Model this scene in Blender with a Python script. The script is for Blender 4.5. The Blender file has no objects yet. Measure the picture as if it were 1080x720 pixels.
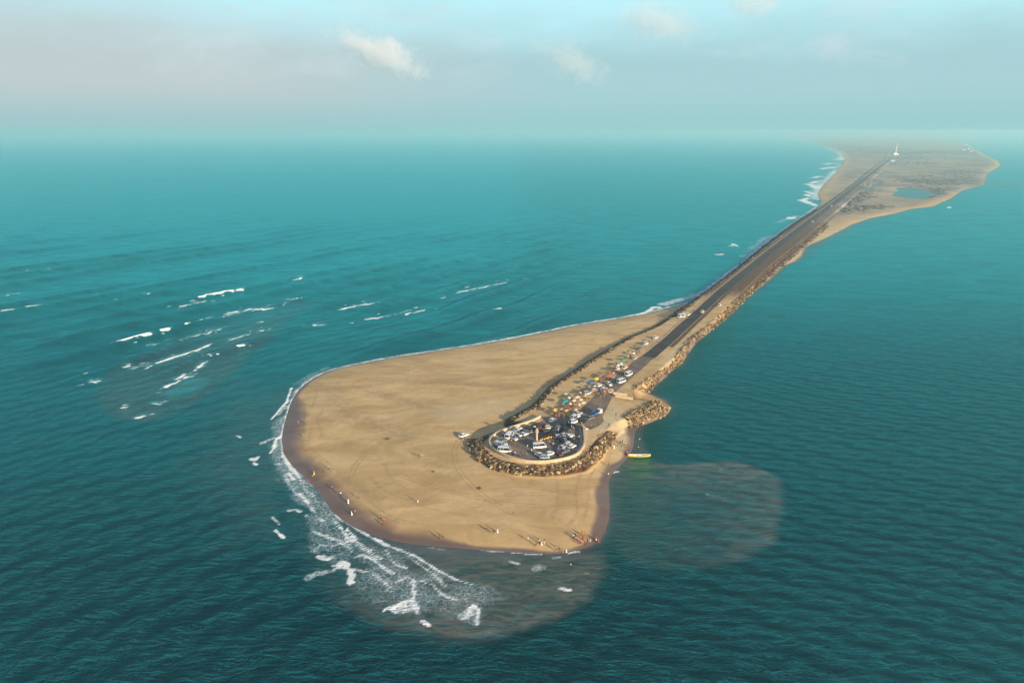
import bpy, bmesh, math, random
import numpy as np
from mathutils import Vector, Matrix
random.seed(7); rng = np.random.default_rng(7)
scene = bpy.context.scene
col = scene.collection
# ------------------------------------------------------------------ camera
CAMH = 120.0
PITCH = math.atan(222/720)
cam = bpy.data.objects.new('camera', bpy.data.cameras.new('camera'))
cam.data.sensor_width = 36; cam.data.lens = 24
cam.data.clip_start = 1; cam.data.clip_end = 200000
cam.location = (0, 0, CAMH); cam.rotation_euler = (math.pi/2-PITCH, 0, 0)
col.objects.link(cam); scene.camera = cam
# ------------------------------------------------------------------ sky, sun, exposure
SUN_EL, SUN_AZ = math.radians(14.0), math.atan2(0.66, -0.75)
world = bpy.data.worlds.new('World'); scene.world = world; world.use_nodes = True
scene.view_settings.view_transform = 'Standard'; scene.view_settings.look = 'None'
scene.view_settings.gamma = 1; scene.view_settings.exposure = 0.68

class NT:
    def __init__(s, tree): s.t = tree; s.t.nodes.clear()
    def n(s, typ, inp=None, **kw):
        nd = s.t.nodes.new(typ)
        for k, v in kw.items(): setattr(nd, k, v)
        for k, v in (inp or {}).items():
            sk = nd.inputs[k]
            if isinstance(v, bpy.types.NodeSocket): s.t.links.new(v, sk)
            elif isinstance(v, (tuple, list)) and sk.type == 'RGBA' and len(v) == 3: sk.default_value = (*v, 1)
            else: sk.default_value = v
        return nd
    def math(s, op, a, b=0.0, c=0.0, clamp=False):
        nd = s.n('ShaderNodeMath', {0: a, 1: b, 2: c}, operation=op); nd.use_clamp = clamp; return nd.outputs[0]
    def mr(s, v, a, b, c=0.0, d=1.0, smooth=True):
        nd = s.n('ShaderNodeMapRange', {'Value': v, 'From Min': a, 'From Max': b, 'To Min': c, 'To Max': d})
        nd.interpolation_type = 'SMOOTHSTEP' if smooth else 'LINEAR'; return nd.outputs[0]
    def mix(s, f, a, b, mode='MIX'):
        nd = s.n('ShaderNodeMixRGB', {'Fac': f, 'Color1': a, 'Color2': b}, blend_type=mode); return nd.outputs[0]
    def noise(s, vec, scale, detail=3, rough=0.5, dist=0.0):
        return s.n('ShaderNodeTexNoise', {'Vector': vec, 'Scale': scale, 'Detail': detail, 'Roughness': rough, 'Distortion': dist}).outputs[0]
    def map(s, vec, loc=(0, 0, 0), rot=(0, 0, 0), scale=(1, 1, 1)):
        return s.n('ShaderNodeMapping', {'Vector': vec, 'Location': loc, 'Rotation': rot, 'Scale': scale}).outputs[0]
    def attr(s, name): return s.n('ShaderNodeAttribute', attribute_name=name).outputs['Fac']

w = NT(world.node_tree)
sky = w.n('ShaderNodeTexSky', sky_type='NISHITA', sun_disc=False, sun_elevation=SUN_EL, sun_rotation=SUN_AZ,
          altitude=10, air_density=1.3, dust_density=2.0, ozone_density=1.0)
tc = w.n('ShaderNodeTexCoord').outputs['Generated']
sep = w.n('ShaderNodeSeparateXYZ', {0: tc})
el = sep.outputs['Z']; dx = sep.outputs['X']
wob = w.noise(w.map(tc, scale=(1, 1, 3)), 4.0, 5, 0.6)
elw = w.math('ADD', el, w.math('MULTIPLY', w.math('SUBTRACT', wob, 0.5), 0.08))
nish = w.mix(1.0, sky.outputs[0], (0.09, 0.085, 0.115), 'MULTIPLY')
hzl = (0.328, 0.385, 0.395); hzr = (0.25, 0.40, 0.425); top = (0.34, 0.57, 0.62)
side = w.mr(dx, -0.45, 0.15)
low = w.mix(side, hzl, hzr)
bank = w.mix(w.mr(el, 0.0, 0.06), w.mix(side, (0.22, 0.362, 0.378), (0.21, 0.385, 0.395)), low)                       # greener air right at the horizon
air = w.mix(w.mr(elw, 0.080, 0.175), bank, top)
veil = w.noise(w.map(tc, loc=(3.1, 0, 1), scale=(1, 1, 2.6)), 7.0, 6, 0.62, 0.3)
vm = w.math('MULTIPLY', w.mr(veil, 0.48, 0.75), w.math('MULTIPLY', w.mr(elw, 0.04, 0.12), w.mr(el, 0.6, 0.25)))
air = w.mix(w.math('MULTIPLY', vm, 0.7), air, (0.40, 0.47, 0.49))
skyc = w.mix(w.mr(el, 0.18, 0.50), air, nish)
bg = w.n('ShaderNodeBackground', {'Color': skyc, 'Strength': 1.0})
w.n('ShaderNodeOutputWorld', {'Surface': bg.outputs[0]})

sl = bpy.data.lights.new('sun', 'SUN'); sl.energy = 5.0; sl.angle = math.radians(0.6); sl.color = (1.0, 0.82, 0.58)
sun = bpy.data.objects.new('sun', sl); col.objects.link(sun)
sd = Vector((math.sin(SUN_AZ)*math.cos(SUN_EL), math.cos(SUN_AZ)*math.cos(SUN_EL), math.sin(SUN_EL)))
sun.rotation_euler = sd.to_track_quat('Z', 'Y').to_euler(); sun.location = (0, 0, 500)
scene.cycles.volume_bounces = 3
scene.cycles.max_bounces = 6

# ------------------------------------------------------------------ ground points and fields
def W(px, py, z=0.0):
    """the world point at height z that stands at this place of the photograph (measured in its 1080x720 pixels)"""
    r = (px-540)/720; u = (360-py)/720
    dy = math.cos(PITCH)+u*math.sin(PITCH); dz = -math.sin(PITCH)+u*math.cos(PITCH)
    t = (z-CAMH)/dz
    return (r*t, dy*t)
def WP(pts, z=0.0): return np.array([W(x, y, z) for x, y in pts])
def seg_dist(P, poly, closed, maxd=None):
    """unsigned distance of points P (n,2) to a polyline"""
    out = np.full(len(P), 1e9)
    n = len(poly); m = n if closed else n-1
    for i in range(m):
        a = poly[i]; b = poly[(i+1) % n]; d = b-a; L = d@d+1e-12
        if maxd is not None:
            s = (P[:, 0] > min(a[0], b[0])-maxd) & (P[:, 0] < max(a[0], b[0])+maxd) & (P[:, 1] > min(a[1], b[1])-maxd) & (P[:, 1] < max(a[1], b[1])+maxd)
            idx = np.nonzero(s)[0]
            if not len(idx): continue
            Q = P[idx]
        else: idx = slice(None); Q = P
        t = np.clip(((Q[:, 0]-a[0])*d[0]+(Q[:, 1]-a[1])*d[1])/L, 0, 1)
        e = np.hypot(Q[:, 0]-a[0]-t*d[0], Q[:, 1]-a[1]-t*d[1])
        out[idx] = np.minimum(out[idx], e)
    return out
def inside(P, poly):
    c = np.zeros(len(P), bool); n = len(poly)
    for i in range(n):
        a = poly[i]; b = poly[(i+1) % n]
        if a[1] == b[1]: continue
        k = (a[1] > P[:, 1]) != (b[1] > P[:, 1])
        xi = a[0]+(P[:, 1]-a[1])*(b[0]-a[0])/(b[1]-a[1])
        c ^= k & (P[:, 0] < xi)
    return c
def sdist(P, poly, maxd=None):
    d = seg_dist(P, poly, True, maxd); return np.where(inside(P, poly), d, -d)
def sstep(x, a, b):
    t = np.clip((x-a)/(b-a), 0, 1); return t*t*(3-2*t)
def vnoise(P, scale, seed=0, octs=4):
    """smooth value noise in numpy"""
    out = np.zeros(len(P)); amp = 0.5; tot = 0; r = np.random.default_rng(seed); T = r.random((256, 256))
    for o in range(octs):
        q = P*(scale*2**o)+o*17.3; i = np.floor(q).astype(np.int64); f = q-i; f = f*f*(3-2*f)
        x0, y0 = i[:, 0] & 255, i[:, 1] & 255; x1, y1 = (x0+1) & 255, (y0+1) & 255
        v = (T[x0, y0]*(1-f[:, 0])+T[x1, y0]*f[:, 0])*(1-f[:, 1])+(T[x0, y1]*(1-f[:, 0])+T[x1, y1]*f[:, 0])*f[:, 1]
        out += v*amp; tot += amp; amp *= 0.5
    return out/tot

SHORE_L = [(728,319),(715,322),(695,327),(680,331),(660,334.5),(640,338),(620,341),(600,344.5),(580,349),(560,353),(540,357),(520,360.5),
 (500,364),(480,367),(460,370),(440,373),(420,376),(400,379.5),(385,382.5),(370,385.5),(355,389),(342,393),(331,398.5),(322,404.5),(315,411),
 (310,418),(306,426),(303,436),(299,450),(297,463),(299,478),(306,488),(314.5,496.5),(324,506),(334,515),(341,524),(345.5,532),(352,540),(362,549),(378,558),
 (400,566.5),(425,572),(450,575),(480,577.5),(510,580),(540,582),(560,583),(580,584),(597,583),(610,580),(622,576),(632,570),(638,561),(642,548),
 (643,535),(642,520),(642,508),(646,499),(654,491),(661,484),(665,478),(668,471),(669,462),(670,454),(676,448),(689,442),(699,437.5),(704,432.5),
 (706,427.5),(701,421.5),(692,418),(684.5,414.5)]
SHORE_R = [(694,404),(705.5,393),(712,388.5),(720,383),(724,374),(727,368),(732,361),(740,355),(756,343),(772,329.5),(783,318),(796,308),(812.5,295),
 (823.6,285),(828,280.5),(839,276),(846,271),(849,263),(852,260),(862,255.5),(875.5,249.5),(891,241.5),(900,236.7),(918,230.5),(944,225.5),(962,220.5),
 (984.5,218),(1004,209),(1015.5,201),(1038,195),(1041,184),(1055.5,174.5),(1053,170),(1042,165.5),(1031,159),(1024,154),(1002,148),(975,144.6),
 (930,142.6),(880,142.8),(845,143.2),(831,144.5),(848,147.5),(864,152),(887,161),(891,168),(887,174.5),(880,184),(869,194.5),(862,205.5),(866,213),(862,219),
 (845.5,230),(831,240),(810,255.5),(797,266.5),(783,279),(771,287),(755.5,299.5),(738,312.5)]
SHORE = WP(SHORE_L+SHORE_R, 0.0)
LAGOONS = [WP([(942,201.5),(948,198.8),(960,198),(971,198.5),(977,201.5),(978,205),(973,208.5),(962,209.7),(952,208.5),(945,205.5)]),
           WP([(918,199.5),(920,195),(925,193),(927,194),(923,197.5),(920,200.5)])]
# top edge of the built-up platform: plaza, approach and causeway
PLAT_L = [(933,168),(920,178),(905,191),(893,200.5),(880,210.5),(864,221.5),(848,231.5),(834,241.5),(813,257),(800,267),(786,280),(774,288.5),(758,300),
 (741,312.5),(731,320),(720,328),(708,336),(694,344.5),(667,356),(647,367),(627,380),(606,394),(589,405),(577,419),(571,425),(556,434),(544,440),(543,444),
 (556,444),(564,440.5),(562,443),(552,447),(536,453),(520,459.5),(511,465),(511,473),(519,480),(531,485.5),(545,490.5),(566,492),(590,491),(608,487),(617,480.5),
 (622,472),(627,464),(633,456),(646,446),(655,441),(670,438),(688,434),(697,428.5),(694,424),(681,422),(668,421)]
PLAT_R = [(668,412),(674,405),(686,396.5),(696,388.5),(709,377.5),(720,367.5),(730,356),(747,342),(754,335),(766,323.5),(780,310.5),(793,298),(806,285.5),(824,270),
 (838,259.5),(854,246),(870,231.8),(890,215),(903,203.5),(915,192),(931,178),(939,168)]
PLAT = WP(PLAT_L+PLAT_R, 3.0)
MOUND = WP([(541,441),(546,434),(556,430),(566,424),(572,425),(578,430),(572,437),(560,442)], 3.0)

def land_fields(P):
    s = sdist(P, SHORE, 40.0); s = np.where(np.abs(s) > 1e8, np.sign(s)*40.0, s)
    far = P[:, 1] > 1000
    p = sdist(P, PLAT, 30.0); p = np.where(np.abs(p) > 1e8, np.sign(p)*30.0, p)
    lag = np.full(len(P), -30.0)
    idx = np.nonzero(far)[0]
    for L in LAGOONS:
        q = sdist(P[idx], L)+(vnoise(P[idx]*np.array([1.0, 0.5]), 0.02, 81, 4)-0.5)*70; lag[idx] = np.maximum(lag[idx], q)
    return s, p, lag
def height_from(P, s, p, lag):
    n = vnoise(P, 0.035, 3)-0.5; n2 = vnoise(P, 0.35, 5, 2)-0.5
    base = np.where(s > 0, 1.35*(1-np.exp(-np.maximum(s, 0)/11.0)), np.maximum(s*0.10, -1.6))
    base = base+np.clip(s/20, 0, 1)*(n*0.9+n2*0.07)
    wdt = np.where(P[:, 1] < 262, 6.5, np.where(P[:, 1] < 330, 5.0, 3.8))
    wdt = wdt+(vnoise(P, 0.12, 9, 2)-0.5)*3.0
    k = sstep(p, -wdt, 0.0)
    k = np.where(s < 0, k*np.clip(1+s/1.5, 0, 1), k)
    h = base*(1-k)+(3.0+np.where(p > 0, 0.0, n2*0.5))*k
    h = np.where(lag > -25, np.where(lag > 0, -0.3, np.minimum(h, 0.2+np.maximum(-lag, 0)*0.05)), h)
    return h
def H(x, y):
    P = np.array([[x, y]], float); return float(height_from(P, *land_fields(P))[0])
def HH(P): P = np.asarray(P, float); return height_from(P, *land_fields(P))

# ------------------------------------------------------------------ materials
MATS = {}
def mat(name, colr, rough=0.7, metal=0.0, var=0.0, vscale=3.0, bump=0.0, emit=None, spec=0.5):
    if name in MATS: return MATS[name]
    m = bpy.data.materials.new(name); m.use_nodes = True; t = NT(m.node_tree)
    p = t.n('ShaderNodeTexCoord').outputs['Object']
    c = (*colr, 1)
    ins = {'Roughness': rough, 'Metallic': metal, 'Specular IOR Level': spec}
    if var > 0:
        nz = t.noise(p, vscale, 4, 0.6)
        c = t.mix(t.mr(nz, 0.3, 0.7), tuple(v*(1-var) for v in colr), tuple(min(1, v*(1+var)) for v in colr))
    ins['Base Color'] = c
    if bump > 0:
        ins['Normal'] = t.n('ShaderNodeBump', {'Height': t.noise(p, vscale*2, 4), 'Strength': 0.8, 'Distance': bump}).outputs[0]
    b = t.n('ShaderNodeBsdfPrincipled', ins)
    t.n('ShaderNodeOutputMaterial', {'Surface': b.outputs[0]})
    m.diffuse_color = (*colr, 1); MATS[name] = m; return m

def water_material():
    m = bpy.data.materials.new('sea_water'); m.use_nodes = True; t = NT(m.node_tree)
    p = t.n('ShaderNodeTexCoord').outputs['Object']
    plume, foam, milk_sheen, shal = (t.attr(a) for a in ('plume', 'foam', 'milk_sheen', 'shallow'))
    sx = t.n('ShaderNodeSeparateXYZ', {0: p})
    warp = t.noise(p, 0.012, 3, 0.6)
    big = t.noise(t.map(p, rot=(0, 0, 0.5), scale=(1, 2.2, 1)), 0.006, 4, 0.6, 0.5)
    med = t.noise(t.map(p, rot=(0, 0, 0.35), scale=(1, 3.0, 1)), 0.03, 5, 0.6, 0.8)
    deep = t.mix(t.mr(big, 0.35, 0.65), (0.0001, 0.010, 0.017), (0.0002, 0.018, 0.026))
    c = t.mix(t.math('MULTIPLY', milk_sheen, t.mr(med, 0.2, 0.75, 0.5, 1.0), clamp=True), deep, (0.002, 0.325, 0.34))
    # sediment clouds in the water
    sw = t.noise(t.map(p, rot=(0, 0, -0.25), scale=(1, 3.5, 1)), 0.10, 5, 0.65, 1.5)
    pm = t.math('MULTIPLY', plume, t.mr(sw, 0.25, 0.7, 0.7, 1.0))
    c = t.mix(pm, c, t.mix(t.mr(sw, 0.35, 0.65), (0.058, 0.060, 0.052), (0.17, 0.135, 0.105)))
    c = t.mix(t.math('MULTIPLY', shal, 0.85), c, (0.15, 0.125, 0.115))
    # foam: solid crests, lacy sheets
    lace = t.n('ShaderNodeTexVoronoi', {'Vector': t.n('ShaderNodeVectorMath', {0: p, 1: t.n('ShaderNodeVectorMath', {0: t.n('ShaderNodeTexNoise', {'Vector': p, 'Scale': 0.5, 'Detail': 4}).outputs['Color'], 'Scale': 3.0}, operation='SCALE').outputs[0]}, operation='ADD').outputs[0], 'Scale': 0.55}, feature='DISTANCE_TO_EDGE').outputs['Distance']
    fn = t.noise(p, 0.8, 6, 0.7, 0.6)
    lacem = t.math('MULTIPLY', t.mr(lace, 0.16, 0.01), t.mr(fn, 0.35, 0.65))
    thr = t.math('ADD', t.math('MULTIPLY', fn, 0.55), t.math('MULTIPLY', lacem, -0.35))
    fine = t.noise(p, 2.6, 5, 0.75)
    fd = t.math('SUBTRACT', t.math('SUBTRACT', foam, thr), t.math('MULTIPLY', t.math('SUBTRACT', fine, 0.45), 0.95))
    core = t.mr(fd, 0.18, 0.62)
    fm = t.math('MULTIPLY', t.mr(fd, -0.05, 0.35), t.math('ADD', 0.42, t.math('MULTIPLY', core, 0.55)))
    c = t.mix(fm, c, t.mix(core, (0.42, 0.55, 0.57), (0.82, 0.86, 0.86)))
    # ripples
    w1 = t.noise(t.map(p, rot=(0, 0, 0.62), scale=(1.0, 2.6, 1)), 0.17, 5, 0.55, 0.7)
    w2 = t.noise(t.map(p, rot=(0, 0, -0.5), scale=(1.0, 2.6, 1)), 0.20, 5, 0.6, 0.8)
    rt = t.mr(sx.outputs['X'], 0, 90)
    wmix = t.n('ShaderNodeMix', {'Factor': t.mr(rt, 0, 1, 0.3, 0.85), 'A': w1, 'B': w2}, data_type='FLOAT').outputs[0]
    w3 = t.noise(t.map(p, rot=(0, 0, 0.2), scale=(1, 1.8, 1)), 1.1, 4, 0.6)
    hgt = t.math('ADD', t.math('MULTIPLY', wmix, 2.5), t.math('MULTIPLY', w3, 0.55))
    bmp = t.n('ShaderNodeBump', {'Height': hgt, 'Strength': 0.9, 'Distance': 1.0}).outputs[0]
    # light welling up from inside the water does not follow the ripples; the mirror of the sky does
    up = t.n('ShaderNodeCombineXYZ', {0: 0.0, 1: 0.0, 2: 1.0}).outputs[0]
    body = t.n('ShaderNodeBsdfDiffuse', {'Color': c, 'Roughness': 0.0, 'Normal': up}).outputs[0]
    foamb = t.n('ShaderNodeBsdfDiffuse', {'Color': c, 'Roughness': 0.5, 'Normal': bmp}).outputs[0]
    body = t.n('ShaderNodeMixShader', {0: fm, 1: body, 2: foamb}).outputs[0]
    mirror = t.n('ShaderNodeBsdfGlossy', {'Color': (0.14, 0.93, 0.97), 'Roughness': 0.16, 'Normal': bmp}).outputs[0]
    fr = t.n('ShaderNodeFresnel', {'IOR': 1.24, 'Normal': bmp}).outputs[0]
    fr = t.math('MULTIPLY', fr, t.math('SUBTRACT', 1.0, t.math('MULTIPLY', fm, 0.9)))
    b = t.n('ShaderNodeMixShader', {0: fr, 1: body, 2: mirror})
    t.n('ShaderNodeOutputMaterial', {'Surface': b.outputs[0]})
    return m

def land_material():
    m = bpy.data.materials.new('shore_sand'); m.use_nodes = True; t = NT(m.node_tree)
    p = t.n('ShaderNodeTexCoord').outputs['Object']
    wet, rock, scrub, track, pale = (t.attr(a) for a in ('wet', 'rock', 'scrub', 'track', 'pale'))
    n1 = t.noise(t.map(p, rot=(0, 0, 0.25), scale=(1, 2.3, 1)), 0.035, 6, 0.62, 0.9)
    n2 = t.noise(p, 0.5, 6, 0.7)
    n3 = t.noise(p, 6.0, 3, 0.7)
    sand = t.mix(t.mr(n1, 0.3, 0.7), (0.53, 0.34, 0.13), (0.79, 0.555, 0.265))
    sand = t.mix(t.math('MULTIPLY', t.mr(n2, 0.25, 0.75), 0.35), sand, (0.47, 0.295, 0.125))
    sand = t.mix(t.math('MULTIPLY', n3, 0.18), sand, (0.30, 0.22, 0.14))
    sand = t.mix(t.math('MULTIPLY', track, t.mr(n2, 0.25, 0.6)), sand, (0.33, 0.22, 0.115))
    sand = t.mix(pale, sand, t.mix(t.mr(n2, 0.3, 0.7), (0.56, 0.43, 0.23), (0.70, 0.56, 0.33)))
    rk = t.noise(p, 0.35, 8, 0.75)
    rc = t.mix(t.mr(rk, 0.35, 0.65), (0.026, 0.012, 0.008), (0.17, 0.072, 0.036))
    vo_ = t.n('ShaderNodeTexVoronoi', {'Vector': p, 'Scale': 0.9, 'Randomness': 1.0}).outputs['Distance']
    feet = t.math('MULTIPLY', t.mr(vo_, 0.22, 0.12), t.mr(t.noise(p, 0.06, 3, 0.6), 0.48, 0.62))
    sand = t.mix(t.math('MULTIPLY', feet, 0.55), sand, (0.36, 0.235, 0.11))
    c = t.mix(rock, sand, rc)
    sn = t.noise(t.map(p, scale=(1, 0.7, 1)), 0.012, 6, 0.65, 0.5)
    sc = t.mix(t.mr(sn, 0.35, 0.65), (0.14, 0.095, 0.085), (0.42, 0.335, 0.275))
    c = t.mix(t.math('MULTIPLY', scrub, t.mr(sn, 0.25, 0.5, 0.6, 1.0)), c, sc)
    c = t.mix(wet, c, t.mix(t.mr(n1, 0.3, 0.7), (0.15, 0.095, 0.080), (0.20, 0.135, 0.115)))
    hgt = t.math('ADD', t.math('MULTIPLY', n2, 0.25), t.math('MULTIPLY', n3, 0.05))
    bmp = t.n('ShaderNodeBump', {'Height': hgt, 'Strength': t.mr(wet, 0, 1, 0.55, 0.1), 'Distance': 1.0}).outputs[0]
    b = t.n('ShaderNodeBsdfPrincipled', {'Base Color': c, 'Roughness': t.mr(wet, 0, 1, 0.95, 0.45), 'Normal': bmp, 'Specular IOR Level': 0.25})
    t.n('ShaderNodeOutputMaterial', {'Surface': b.outputs[0]})
    return m

def asphalt_material(name, a, b_, dust=0.4):
    m = bpy.data.materials.new(name); m.use_nodes = True; t = NT(m.node_tree)
    p = t.n('ShaderNodeTexCoord').outputs['Object']
    n1 = t.noise(p, 0.12, 6, 0.7, 0.5); n2 = t.noise(p, 2.5, 5, 0.7)
    c = t.mix(t.mr(n2, 0.3, 0.7), a, b_)
    c = t.mix(t.math('MULTIPLY', t.math('ADD', t.mr(n1, 0.42, 0.62), t.math('MULTIPLY', t.mr(n2, 0.35, 0.7), 0.35)), dust), c, (0.36, 0.25, 0.14))
    bmp = t.n('ShaderNodeBump', {'Height': n2, 'Strength': 0.3, 'Distance': 0.05}).outputs[0]
    b = t.n('ShaderNodeBsdfPrincipled', {'Base Color': c, 'Roughness': 0.85, 'Normal': bmp})
    t.n('ShaderNodeOutputMaterial', {'Surface': b.outputs[0]})
    return m

# ------------------------------------------------------------------ object helpers
def tag(o, label=None, cat=None, group=None, kind=None):
    if label: o['label'] = label
    if cat: o['category'] = cat
    if group: o['group'] = group
    if kind: o['kind'] = kind
    return o
def mesh_np(name, V, F4, m, attrs=None, smooth=False):
    me = bpy.data.meshes.new(name)
    me.vertices.add(len(V)); me.vertices.foreach_set('co', V.astype(np.float32).ravel())
    k = F4.shape[1]
    me.loops.add(F4.size); me.loops.foreach_set('vertex_index', F4.astype(np.int32).ravel())
    me.polygons.add(len(F4)); me.polygons.foreach_set('loop_start', np.arange(0, F4.size, k, dtype=np.int32))
    if smooth: me.polygons.foreach_set('use_smooth', np.ones(len(F4), bool))
    me.update(calc_edges=True)
    for a, v in (attrs or {}).items():
        at = me.attributes.new(a, 'FLOAT', 'POINT'); at.data.foreach_set('value', v.astype(np.float32))
    me.materials.append(m)
    o = bpy.data.objects.new(name, me); col.objects.link(o); return o
def grid_faces(nr, nc):
    i = np.arange(nr*nc).reshape(nr, nc)
    return np.stack([i[:-1, :-1], i[:-1, 1:], i[1:, 1:], i[1:, :-1]], -1).reshape(-1, 4)

# ------------------------------------------------------------------ land
def rows(y0, y1, base, k):
    ys = [y0]
    while ys[-1] < y1: ys.append(ys[-1]+max(base, ys[-1]**2/86400*k))
    return np.array(ys)
ys = rows(168.0, 26000, 0.5, 0.42)
lo, hi = [], []
S2 = np.roll(SHORE, -1, axis=0)
for y in ys:
    m_ = ((SHORE[:, 1] > y) != (S2[:, 1] > y))
    a, b = SHORE[m_], S2[m_]
    if len(a):
        x = a[:, 0]+(y-a[:, 1])*(b[:, 0]-a[:, 0])/(b[:, 1]-a[:, 1]); lo.append(x.min()); hi.append(x.max())
    else: lo.append(np.nan); hi.append(np.nan)
lo, hi = np.array(lo), np.array(hi)
ok = ~np.isnan(lo); lo = np.interp(ys, ys[ok], lo[ok]); hi = np.interp(ys, ys[ok], hi[ok])
R = 4
lo = np.array([lo[max(0, i-R):i+R+1].min() for i in range(len(lo))])-8-ys*0.004
hi = np.array([hi[max(0, i-R):i+R+1].max() for i in range(len(hi))])+8+ys*0.004
NC = 640
tt = np.linspace(0, 1, NC)
X = lo[:, None]+(hi-lo)[:, None]*tt[None, :]; Y = np.repeat(ys[:, None], NC, 1)
P = np.stack([X.ravel(), Y.ravel()], 1)
s, pf, lag = land_fields(P)
Z = height_from(P, s, pf, lag)
def splat(P, pts, rad, z=0.0, soft=None):
    poly = WP(pts, z); d = seg_dist(P, poly, False, rad*1.5)
    return sstep(-d, -rad, -rad*(0.3 if soft is None else soft))
def pmask(P, pts, z=0.0, soft=2.0):
    poly = WP(pts, z); return sstep(sdist(P, poly, soft*3), -soft, soft) if False else sstep(np.where(True, np.clip(sdist(P, poly), -1e6, 1e6), 0), -soft, soft)
wn = (vnoise(P, 0.08, 21)-0.5)
wband = 1.4+4.6*splat(P, [(303,436),(299,462),(310,492),(345,530),(372,553),(400,564),(425,569)], 22)+3.6*splat(P, [(640,560),(643,545),(642,518),(650,497)], 9, 0.0, 0.0)+1.2*splat(P, [(668,470),(670,450)], 10)
wet = sstep(s, wband*(1.75+wn*1.5), wband*(0.55+wn*1.5))*0.95
isl = sstep(P[:, 1], 700, 1100)                                  # peninsula far behind
rockm = np.clip(sstep(pf, -5.5, -4.0)*(1-sstep(pf, -0.6, 0.3)), 0, 1)
near_sand = np.clip(splat(P, [(641,451),(650,448),(660,447)], 7, 2)+splat(P, [(648,441),(656,443),(662,446)], 6, 2)+splat(P, [(512,478),(517,470),(525,458)], 3, 3)+splat(P, [(622,462),(630,455),(640,447),(650,436)], 5, 2), 0, 1)
caus = sstep(P[:, 1], 470, 520)
rockm = rockm*(1-near_sand*0.8)
leftbank = sstep(P[:, 0]-np.interp(P[:, 1], np.array([W(a, b, 3)[1] for a, b in [(600,440),(640,412),(690,371),(735,330),(809,267),(936,168)]]), np.array([W(a, b, 3)[0] for a, b in [(600,440),(640,412),(690,371),(735,330),(809,267),(936,168)]])), 0, -1)
eastsand = (1-leftbank)*(1-sstep(P[:, 1], 430, 500))*sstep(P[:, 1], 285, 300)
rockm = rockm*(1-eastsand*0.75)
# reddish verges of the causeway itself
verge = caus*sstep(pf, -0.5, 0.8)*(1-sstep(P[:, 1], 1500, 3000))*0.92
brown_e = caus*(1-leftbank)*sstep(pf, -7, -4)*sstep(-pf, 0.2, 1)*(1-sstep(P[:, 1], 1200, 1600))
rockm = np.clip(rockm+verge+brown_e, 0, 1)
scrubn = vnoise(P*np.array([1, 0.5]), 0.004, 31, 5)
scrub = isl*sstep(s, 2, 36)*(0.62+0.33*sstep(scrubn, 0.35, 0.6))
for pts, r in [([(1005,196),(1015,188),(1030,181)], 130), ([(985,192),(1000,190)], 70), ([(967,192),(975,191)], 45), ([(982,208),(990,203),(1000,199)], 35),
               ([(893,222),(915,219),(938,218)], 22), ([(930,158),(960,160),(1020,158)], 200), ([(860,150),(900,156),(935,160)], 380), ([(940,170),(955,168)], 120),
               ([(885,226),(900,214),(915,205)], 14), ([(935,183),(945,182)], 60)]:
    scrub = np.clip(scrub+splat(P, pts, r, 1.0, 0.1)*(0.35+0.8*scrubn), 0, 1)
trackn = np.zeros(len(P))
for off_, wd_, k_ in [(7.5, .5, .5), (11, .45, .45), (17, .7, .35), (27, 1.2, .3)]:
    wob_ = (vnoise(P, 0.03, 90+int(off_), 3)-.5)*off_*0.7
    trackn = np.maximum(trackn, k_*np.exp(-((s-off_-wob_)/wd_)**2)*sstep(vnoise(P, 0.05, 95+int(off_), 2), .35, .6)*(P[:, 1] < 600))
for pts in [[(330,440),(380,450),(450,448),(500,452)],[(500,430),(440,442),(380,470),(370,500)],[(345,415),(420,412),(500,405),(580,396)],[(520,515),(560,525),(610,520),(628,508)],[(420,500),(500,530),(580,540),(620,530)],[(400,395),(500,388),(620,362),(680,342)],[(486,462),(470,480),(480,510),(540,540)]]:
    L_ = WP(pts, 1.3); L_ = np.array([L_[0]*(1-t_)**3+3*L_[1]*t_*(1-t_)**2+3*L_[2]*t_*t_*(1-t_)+L_[3]*t_**3 for t_ in np.linspace(0, 1, 25)]); d_ = seg_dist(P, L_, False, 3.0)
    trackn = np.maximum(trackn, 0.6*np.exp(-((d_-0.8)/0.28)**2))
for pts, r in [([(355,412),(352,425),(375,440),(400,449),(425,458)], 7), ([(375,408),(395,412),(410,418),(440,428),(470,434),(482,440)], 6),
               ([(400,400),(430,402),(480,404),(520,408),(560,410)], 6), ([(310,450),(320,470),(340,490),(370,508),(400,525)], 3.5), ([(470,430),(500,424),(560,412),(610,392)], 3)]:
    trackn = np.maximum(trackn, splat(P, pts, r*1.3, 1.2, 0.0)*0.42)
pale = np.clip(splat(P, [(640,452),(650,446),(655,456)], 9, 1.5)+splat(P, [(648,428),(646,436),(640,440)], 4, 3)*0.8+splat(P, [(622,452),(619,468)], 4, 3)*0.5
               +splat(P, [(700,385),(722,366),(740,350)], 5, 2)*0.7+splat(P, [(480,435),(520,430)], 16, 1.3)*0.5+splat(P, [(649,468),(655,488),(640,498)], 6, 1)*0.3
               + splat(P, [(800,300),(830,280),(850,265),(870,250),(900,236),(940,224)], 12, 1)*0.5, 0, 1)
F = grid_faces(len(ys), NC)
keep = (s[F].max(1) > -12)
LM = land_material()
land = mesh_np('beach_and_causeway', np.column_stack([P, Z]), F[keep], LM, {'wet': wet, 'rock': rockm, 'scrub': scrub, 'track': trackn, 'pale': pale}, True)
tag(land, kind='structure')

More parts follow.
